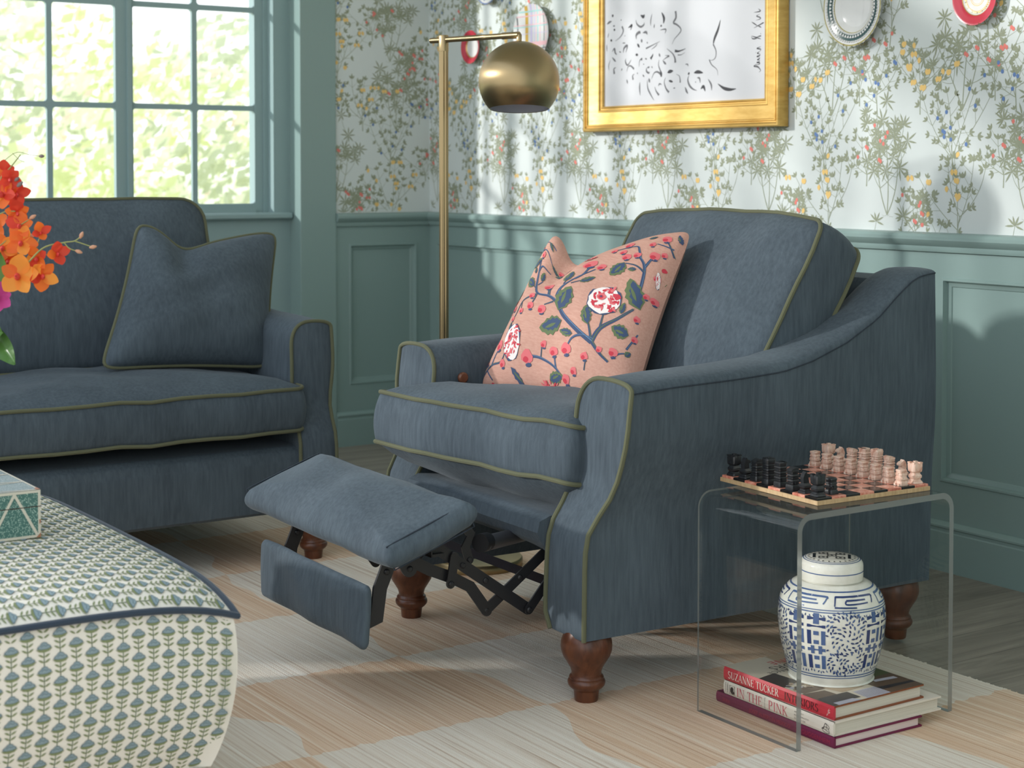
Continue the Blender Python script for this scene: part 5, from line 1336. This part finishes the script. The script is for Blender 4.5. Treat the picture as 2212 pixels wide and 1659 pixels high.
def blossom(a, z, d, size, ci, tilt=0., roll=0., npet=5, cup=.25):
    """petals facing mostly to the viewer"""
    bl = thing('blossom', None, None, loc(oc(a, z, d))); bl.parent = orc
    N_ = (-FFv + RR * sin(tilt) + Vector((0, 0, rnd.uniform(-.25, .3)))).normalized(); X = Vector((0, 0, 1)).cross(N_).normalized(); Y = N_.cross(X)
    for k in range(npet):
        q = roll + 2 * pi * k / npet + rnd.uniform(-.15, .15); L = size * rnd.uniform(.85, 1.1); Wd = L * (1.0 if k % 2 else .78); cu = cup + rnd.uniform(-.12, .15)
        m = MB()
        def f(u, v, q=q, L=L, Wd=Wd, cu=cu):
            t = u; w = Wd * (sin(pi * min(.985, t * .93 + .05)) ** .75) * (v - .5); r = t * L
            h = cu * L * (t ** 1.6) + .25 * abs(v - .5) ** 2 * L * sin(pi * t) - .10 * L * max(0, t - .7) ** 1 * 2
            return X * (r * cos(q) - w * sin(q)) + Y * (r * sin(q) + w * cos(q)) + N_ * h
        m.grid(f, 8, 6); m.build('petal', PETAL[ci[k % len(ci)]], bl, ang=80)
    m = MB()
    def g(u, v): return X * (size * .15 * sin(pi * (.15 + .8 * u)) * cos(2 * pi * v)) + Y * (size * .20 * sin(pi * (.15 + .8 * u)) * sin(2 * pi * v) - size * .08) + N_ * (size * .5 * u)
    m.grid(g, 6, 10, cv=True); m.build('lip', LIPC, bl, ang=80)
for q in ((-.010, 1.094, .012, .026, (0, 0, 1), -.2, .3), (.001, 1.083, .0, .022, (0, 0), .3, .9), (-.012, 1.056, .0, .030, (1, 0, 2), -.1, 1.0), (.008, 1.057, .012, .024, (0, 0, 1), .6, .2), (.012, 1.024, .005, .023, (1, 0), .4, .5), (.018, 1.001, .0, .026, (1, 1, 0), .1, .3), (.021, .972, -.004, .028, (2, 1, 1), .1, 1.2),
          (.053, .988, .002, .017, (0, 1), .5, .4, 4, .7), (-.012, .963, .0, .027, (2, 1), .1, .8), (.049, .945, -.002, .023, (0, 1, 2), -.3, .6), (.082, .952, .0, .021, (0, 0, 1), .8, .2, 4, .5), (.018, .914, -.012, .034, (2, 2, 1), .0, .2), (.055, .914, .0, .027, (1, 2, 0), .7, .9, 5, .45), (-.005, .940, .01, .028, (2, 1), .1, .1), (-.04, 1.0, .03, .03, (1, 2), 0, .4), (-.05, 1.06, .03, .03, (0, 1), 0, .9)): blossom(*q)
blossom(-.024, .876, .0, .030, (3,), .1, .2, 7, .5)
def big_leaf(P0, P1, Wd, droop=.02, side=Vector((0, 0, 1))):
    a, b = loc(P0), loc(P1); t = (b - a); nrm = t.normalized().cross(FFv).normalized(); m = MB()
    def f(u, v):
        w = Wd * sin(pi * min(.99, u * .96 + .03)) ** .7 * (v - .5); return a + t * u + nrm * w + FFv * (abs(v - .5) * Wd * -.35 + .02 * sin(pi * u)) + Vector((0, 0, -droop * u * u + .004 * sin(9 * u) * abs(v - .5)))
    m.grid(f, 16, 8); m.build('leaf', LEAFG, orc, ang=80)
big_leaf(oc(-.075, .835, .02), oc(.017, .765, -.03), .044, .004); big_leaf(oc(-.05, .86, 0), oc(-.010, .905 + .045, -.02), .05, -.005); big_leaf(oc(-.09, .82, 0), oc(-.007, .815, -.02), .05, .0)
stem([VT, VT + Vector((.02, .02, .06)), oc(-.1, .83, .02), oc(-.072, .836, .02)], .003, .002); stem([VT, oc(-.12, .8, .01), oc(-.05, .862, 0)], .003, .002); stem([VT, oc(-.13, .80, .01), oc(-.088, .82, 0)], .003, .002); stem([VT, oc(-.10, .84, .0), oc(-.026, .874, .003)], .002, .0016); stem([VT, oc(-.12, .88, .02), oc(-.05, .93, .01), oc(-.014, .96)], .002, .0013)

# ------------------------------------------------------------------ framed ink drawing
INK = flat('ink_black', (112, 112, 116), .8); INKD = flat('ink_dense', (70, 70, 74), .8); SHEET = flat('drawing_paper', (214, 215, 219), .7)
fr = thing('framed_drawing', 'black ink brush drawing in a wide gilt frame on the right wall', 'framed picture', (1.611, 0, 1.229))
FW, FH = .996, 1.06
# profile: (distance in from the outer edge, height off the wall)
FP = [(0, .004), (0, .040), (.003, .0445), (.008, .0455), (.012, .043), (.0135, .038), (.0165, .037), (.019, .041), (.022, .041), (.0245, .036), (.066, .026), (.068, .0275), (.073, .0275), (.075, .0225), (.079, .022), (.082, .024), (.0865, .022), (.088, .012)]
mb = MB(); V = []
for d, y in FP: V += [(-FW / 2 + d, -y, d), (FW / 2 - d, -y, d), (FW / 2 - d, -y, FH - d), (-FW / 2 + d, -y, FH - d)]
F = [(i * 4 + k, i * 4 + (k + 1) % 4, (i + 1) * 4 + (k + 1) % 4, (i + 1) * 4 + k) for i in range(len(FP) - 1) for k in range(4)]
mb.add(V, F); mb.build('frame', GOLD, fr, ang=20)
mb = MB(); mb.box((-FW / 2 + .004, -.010, .004), (FW / 2 - .004, -.003, FH - .004)); mb.build('backing', BOARDWOOD, fr, smooth=False)
mb = MB(); i0 = .087; mb.add([(-FW / 2 + i0, -.014, i0), (FW / 2 - i0, -.014, i0), (FW / 2 - i0, -.014, FH - i0), (-FW / 2 + i0, -.014, FH - i0)], [(0, 1, 2, 3)], 0)
AW = FW - 2 * i0
def art(X, Y):
    """strokes measured on the sheet: X 165..1840 left to right, Y down to the lower edge"""
    t = (X - 187) / 1650; sc = .000283 - .000046 * t; yb = 1132 - 88 * t
    return (-AW / 2 + AW * (t * (1 + .16 * (1 - t) * -1) if 0 else t), i0 + (yb - Y) * sc)
pr = Print(mb, lambda x, z, l: (x, -.014 - l, z), .0004)
pr.clip = lambda x, z: abs(x) < AW / 2 - .002 and i0 < z < FH - i0
def brush(P, w, mi=1, shape='mid'):
    q = [art(*p) for p in P]; k = .00026
    fnw = {'mid': lambda f: w * k * (.25 + 1.5 * sin(pi * f) ** 1.2), 'in': lambda f: w * k * (1.7 - 1.5 * f), 'out': lambda f: w * k * (.2 + 1.6 * f), 'even': lambda f: w * k}[shape]
    pr.stroke(q, fnw, 0, mi, 0, 6)
for a in [([(960, -60), (965, 20), (940, 85), (975, 110), (1010, 150), (1015, 190), (985, 240), (950, 290), (925, 355)], 20, 1, 'in'), ([(1408, 40), (1385, 160), (1350, 280), (1338, 360)], 22, 2, 'mid'), ([(1338, 350), (1365, 430), (1362, 510), (1335, 550), (1300, 550)], 12, 1, 'in'), ([(1300, 545), (1325, 610), (1375, 670), (1385, 745)], 11, 1, 'in'),
          ([(1385, 850), (1440, 905), (1500, 925), (1560, 915)], 24, 2, 'mid'), ([(870, 410), (930, 470), (955, 530), (960, 585)], 22, 1, 'out'), ([(955, 438), (1000, 440), (1065, 408)], 22, 2, 'in'), ([(985, 488), (1020, 485), (1060, 455)], 9, 1, 'in'), ([(790, 550), (785, 620), (805, 690), (815, 760)], 18, 1, 'out'),
          ([(825, 560), (870, 520), (895, 500), (850, 495)], 10, 1, 'mid'), ([(830, 560), (850, 590), (865, 605)], 18, 1, 'mid'), ([(575, 640), (580, 570), (605, 535), (600, 560)], 14, 1, 'out'), ([(625, 600), (625, 612)], 12, 2, 'even'), ([(640, 535), (660, 545)], 12, 1, 'mid'), ([(700, 540), (720, 500), (725, 475)], 22, 2, 'in'),
          ([(790, 470), (800, 515)], 16, 1, 'mid'), ([(430, 540), (425, 580), (450, 620), (490, 550)], 14, 1, 'mid'), ([(440, 700), (455, 640), (485, 630), (520, 668)], 16, 1, 'out'), ([(300, 730), (295, 670), (320, 650)], 22, 1, 'in'), ([(240, 690), (235, 630), (255, 560)], 8, 1, 'mid'), ([(275, 525), (300, 560), (318, 578)], 16, 1, 'mid'), ([(380, 690), (388, 660)], 12, 1, 'mid'),
          ([(510, 800), (505, 750), (525, 730)], 18, 1, 'in'), ([(555, 710), (560, 730)], 10, 1, 'mid'), ([(615, 735), (632, 765)], 12, 1, 'mid'), ([(660, 645), (655, 690), (680, 715), (690, 700)], 16, 1, 'mid'), ([(665, 650), (690, 640)], 14, 1, 'mid'), ([(710, 630), (720, 655)], 10, 1, 'mid'), ([(710, 790), (735, 720), (770, 700), (810, 730)], 18, 1, 'out'), ([(810, 690), (815, 765)], 24, 2, 'mid'),
          ([(440, 795), (450, 850)], 12, 1, 'mid'), ([(585, 830), (582, 900), (588, 995)], 14, 1, 'mid'), ([(665, 800), (670, 900), (700, 980), (738, 1055)], 13, 1, 'mid'), ([(683, 780), (690, 835)], 20, 1, 'mid'), ([(745, 885), (760, 940), (790, 990)], 18, 1, 'out'), ([(785, 880), (795, 850), (820, 860)], 12, 1, 'mid'), ([(860, 770), (845, 830), (865, 910), (895, 955)], 18, 1, 'out'),
          ([(878, 710), (905, 695), (938, 688)], 26, 2, 'mid'), ([(892, 810), (935, 825)], 18, 2, 'mid'), ([(970, 730), (1000, 750), (1010, 800), (1010, 835)], 14, 1, 'out'), ([(940, 905), (960, 900)], 10, 1, 'mid'), ([(1060, 890), (1075, 940), (1090, 975)], 18, 1, 'mid'), ([(1100, 740), (1088, 800), (1105, 870), (1140, 915), (1180, 935)], 17, 1, 'mid'), ([(1090, 735), (1105, 708)], 18, 2, 'mid'),
          ([(1150, 712), (1190, 700), (1240, 712)], 26, 2, 'mid'), ([(1180, 775), (1205, 780), (1212, 840)], 14, 1, 'mid'), ([(1165, 835), (1168, 820)], 10, 1, 'mid'), ([(1218, 915), (1245, 885), (1262, 945)], 24, 2, 'mid'), ([(1290, 790), (1320, 860), (1325, 935)], 15, 1, 'mid'), ([(1060, 605), (1085, 605), (1090, 630)], 10, 1, 'mid'),
          ([(385, 145), (400, 200), (370, 270), (310, 328)], 18, 1, 'in'), ([(540, 60), (550, 110), (590, 145), (625, 120), (630, 90)], 16, 1, 'mid'), ([(590, 0), (620, 20), (632, -10)], 26, 2, 'mid'), ([(455, 160), (480, 140), (495, 130), (480, 190)], 20, 2, 'mid'), ([(545, 300), (545, 245), (580, 210), (585, 235)], 22, 1, 'mid'), ([(615, 220), (650, 210), (665, 240)], 20, 1, 'mid'),
          ([(600, 295), (605, 340)], 20, 1, 'mid'), ([(660, 330), (668, 350)], 12, 1, 'mid'), ([(555, 355), (580, 400)], 20, 2, 'mid'), ([(650, 412), (720, 370), (800, 320)], 14, 1, 'in'), ([(705, 425), (750, 385), (775, 345)], 7, 1, 'mid'), ([(800, 180), (860, 170), (850, 225)], 11, 1, 'mid'), ([(810, 115), (812, 140)], 18, 2, 'mid'), ([(740, 105), (735, 160)], 11, 1, 'mid'), ([(700, 130), (700, 60), (715, -20)], 9, 1, 'mid'),
          ([(815, -40), (840, 30), (835, 100)], 24, 2, 'mid'), ([(215, 125), (240, 100), (270, 85)], 18, 1, 'mid'), ([(285, 145), (305, 140)], 14, 1, 'mid'), ([(290, 190), (310, 188)], 18, 2, 'mid'), ([(225, 290), (235, 230)], 8, 1, 'mid'), ([(255, 315), (275, 325)], 20, 2, 'mid'), ([(270, 20), (290, 15)], 22, 2, 'mid'), ([(180, 80), (185, 10)], 10, 1, 'mid'), ([(212, 370), (215, 455)], 10, 1, 'mid'),
          ([(275, 460), (300, 420), (310, 470), (330, 495)], 17, 1, 'mid'), ([(355, 455), (375, 465)], 10, 1, 'mid'), ([(400, 470), (410, 410), (445, 380), (430, 465)], 18, 1, 'mid'), ([(390, 350), (425, 348)], 9, 1, 'mid'), ([(535, 490), (565, 492)], 20, 2, 'mid'), ([(372, 65), (380, 68)], 12, 2, 'mid'), ([(415, 258), (420, 262)], 10, 2, 'mid')]: brush(*a)
# the signature runs up the right side of the sheet
for P in ([(1770, 705), (1785, 680), (1760, 640), (1725, 630), (1740, 615), (1775, 640)], [(1735, 600), (1770, 605), (1775, 585), (1750, 580), (1770, 570), (1778, 555)], [(1778, 555), (1755, 545), (1775, 530), (1772, 512)], [(1772, 512), (1750, 505), (1776, 490), (1778, 470)], [(1740, 455), (1742, 450)], [(1778, 470), (1755, 462), (1775, 440)], [(1775, 440), (1785, 410), (1750, 400), (1788, 375)],
          [(1790, 280), (1700, 240)], [(1700, 240), (1710, 275), (1745, 270), (1745, 250)], [(1745, 255), (1780, 240), (1788, 235)], [(1782, 212), (1786, 208)], [(1720, 140), (1800, 75), (1810, 65)], [(1755, 110), (1700, 60)], [(1760, 110), (1790, 130)], [(1740, 40), (1780, 20), (1775, 0), (1745, -15), (1775, -40)], [(1720, -60), (1780, -80), (1760, -110)]): brush(P, 8, 2, 'mid')
mb.build('drawing_sheet', [SHEET, INK, INKD], fr, smooth=False, weld=False)

# ------------------------------------------------------------------ plates on the wall
PORC = M('porcelain', srgb(226, 226, 224), .08, spec=.6).m; TARN = flat('plate_dark_teal', (34, 76, 74), .2); OLV = flat('plate_olive_rim', (168, 158, 84), .3); REDP = flat('plate_red', (196, 56, 74), .25); GILT = M('plate_gilt', srgb(206, 164, 96), .3, .6).m
YEL = flat('plaid_mustard', (214, 172, 66), .3); LAV = flat('plaid_lavender', (204, 196, 226), .3); AQU = flat('plaid_aqua', (164, 214, 212), .3); PNKP = flat('plaid_pink', (236, 188, 194), .3); GRYP = flat('plaid_charcoal', (74, 74, 82), .3); BLUP = flat('plate_blue', (98, 122, 168), .3); HOOK = M('plate_hanger_wire', srgb(170, 150, 110), .35, .9).m
def plate(name, label, x, z, rx, rz, prof, mats, decor=None, off=.016, seg=72, scallop=0, tilt=0):
    p = thing(name, label, 'plate', (x, 0, z), 0, 'decorative plates hung on the wallpaper')
    mb = MB(); V = []; n = len(prof)
    for r, h in prof:
        for k in range(seg):
            q = 2 * pi * k / seg; s = 1 + (scallop * abs(sin(q * 18)) if r > .9 else 0); V.append((r * s * rx * cos(q), -off - h, r * s * rz * sin(q)))
    F = [(i * seg + k, (i + 1) * seg + k, (i + 1) * seg + (k + 1) % seg, i * seg + (k + 1) % seg) for i in range(n - 1) for k in range(seg)]
    F.append(tuple(range(seg))); mb.add(V, F, 0)
    mb.add([(r * rx * cos(2 * pi * k / seg), -off - h + .004, r * rz * sin(2 * pi * k / seg)) for r, h in ((.55, .0), (.97, prof[-1][1])) for k in range(seg)], [(k, (k + 1) % seg, seg + (k + 1) % seg, seg + k) for k in range(seg)] + [tuple(range(seg - 1, -1, -1))], 0)
    def fn(r, q, l): return (r * rx * cos(q), -off - interp(r, [a[0] for a in prof], [a[1] for a in prof]) - l, r * rz * sin(q))
    def ring(r0, r1, mi, l=.0004): mb.grid(lambda u, v: fn(r0 + (r1 - r0) * v, 2 * pi * u, l), seg, 10, cu=True, mi=mi)
    if decor: decor(mb, fn, ring)
    mb.build('plate_body', mats, p, ang=50, weld=False)
    for a in (R(-75), R(-105)):
        t = MB(); c, s = cos(a), sin(a); t.tube([(c * rx * .6, -.004, s * rz * .6), (c * rx * 1.01, -off * .6, s * rz * 1.01), (c * rx * 1.02, -off - prof[-1][1] - .003, s * rz * 1.015), (c * rx * .965, -off - prof[-1][1] - .004, s * rz * .965)], .0011, 6); t.build('hanger', HOOK, p)
    return p
PROF = [(0.001, .002), (.55, .002), (.60, .003), (.66, .006), (.72, .009), (.95, .015), (1.0, .0155)]
def d_plaid(mb, fn, ring):
    pr = Print(mb, lambda x, z, l: fn(min(1, math.hypot(x, z)), math.atan2(z, x), l), .0004)
    def vb(x, w, mi, lv=0):
        n = 22; a = math.sqrt(max(0, .995 - x * x)); pr.stroke([(x, -a + 2 * a * i / n) for i in range(n + 1)], w, w, mi, lv, raw=True)
    def hb(z, w, mi, lv=0):
        n = 22; a = math.sqrt(max(0, .995 - z * z)); pr.stroke([(-a + 2 * a * i / n, z) for i in range(n + 1)], w, w, mi, lv, raw=True)
    for x, w, mi in ((-.28, .16, 1), (-.02, .12, 2), (.16, .05, 2), (.26, .03, 4), (.34, .05, 3), (.47, .04, 4), (-.78, .05, 5), (.70, .035, 5), (.82, .04, 4)): vb(x, w, mi, 0)
    for z, w, mi in ((.30, .03, 4), (.24, .03, 3), (.0, .02, 2), (-.36, .14, 4), (-.52, .03, 5), (-.66, .10, 3), (-.80, .06, 5), (-.92, .1, 1), (.6, .04, 4), (.75, .05, 3)): hb(z, w, mi, 1)
plate('plaid_plate', 'round plaid plate in mustard, lavender and aqua, behind the lamp shade', .772, 1.598, .114, .108, [(0.001, .010), (.7, .010), (.9, .013), (1, .016)], [PORC, YEL, LAV, AQU, PNKP, GRYP], d_plaid)
def d_red(mb, fn, ring): ring(.66, 1.0, 1); ring(.60, .66, 2, .0005)
plate('red_rim_plate', 'small red rimmed plate left of the lamp shade', .357, 1.573, .066, .064, PROF, [PORC, REDP, GILT], d_red)
def d_blue(mb, fn, ring):
    ring(.93, 1.0, 1); pr = Print(mb, lambda x, z, l: fn(min(1, math.hypot(x, z)), math.atan2(z, x), l), .0004); rn = random.Random(3)
    for k in range(60):
        q = rn.uniform(0, 6.28); d = rn.uniform(.1, .9); pr.leaf(d * cos(q), d * sin(q), rn.uniform(0, 6), .14, .07, 1, 0, 4)
plate('blue_plate', 'blue and white plate cut by the top edge above the lamp arm', .472, 1.806, .080, .078, PROF, [PORC, BLUP], d_blue)
def d_teal(mb, fn, ring):
    ring(.965, 1.0, 2); ring(.655, .68, 2)
    pr = Print(mb, lambda a, r, l: fn(r, a, l), .0005)
    mb.grid(lambda u, v: fn(.72 + .15 * v, 2 * pi * u, .0005), 72, 8, cu=True, mi=1)
    for k in range(54):
        a = 2 * pi * k / 54
        P = [fn(r, a + da, .0025) for r, da in ((.74, -.025), (.80, -.045), (.80, .045), (.74, .025))]
        mb.add(P, [(0, 1, 2, 3)], 0)
    for k in range(72):
        a = 2 * pi * k / 72; mb.lathe([(.0034, 0), (.0028, .002), (.001, .003), (0, .0032)], 8, mi=0)
        n8 = 8 * 4; c = fn(.895, a, 0); mb.v[-n8:] = [(c[0] + p[0], c[1] - p[2], c[2] + p[1] * 1.0) for p in mb.v[-n8:]]
        c = fn(.69, a, 0); mb.lathe([(.0026, 0), (.0022, .0016), (0, .0026)], 8, mi=0); mb.v[-24:] = [(c[0] + p[0], c[1] - p[2], c[2] + p[1]) for p in mb.v[-24:]]
plate('scalloped_plate', 'large white plate with dark teal beaded rim right of the frame', 2.399, 1.566, .113, .114, [(0.001, .003), (.50, .003), (.54, .0045), (.62, .009), (.68, .012), (.95, .018), (1.0, .0175)], [PORC, TARN, OLV], d_teal, scallop=.02)
def d_crim(mb, fn, ring):
    ring(.66, 1.0, 1); ring(.635, .66, 2); ring(.30, .32, 2); ring(.25, .26, 2); pr = Print(mb, lambda x, z, l: fn(min(1, math.hypot(x, z)), math.atan2(z, x), l), .0005); rn = random.Random(6)
    for k in range(44):
        q = 2 * pi * k / 44; pr.blob(.555 * cos(q), .555 * sin(q), .035, .03, 2 if k % 3 else 3, 0, 7, 0, .4, rn); pr.leaf(.49 * cos(q), .49 * sin(q), q + 1.2, .08, .03, 2, 0, 4)
plate('red_gilt_plate', 'red and gold banded plate near the right edge of the picture', 2.843, 1.556, .074, .076, PROF, [PORC, REDP, GILT, OLV], d_crim)
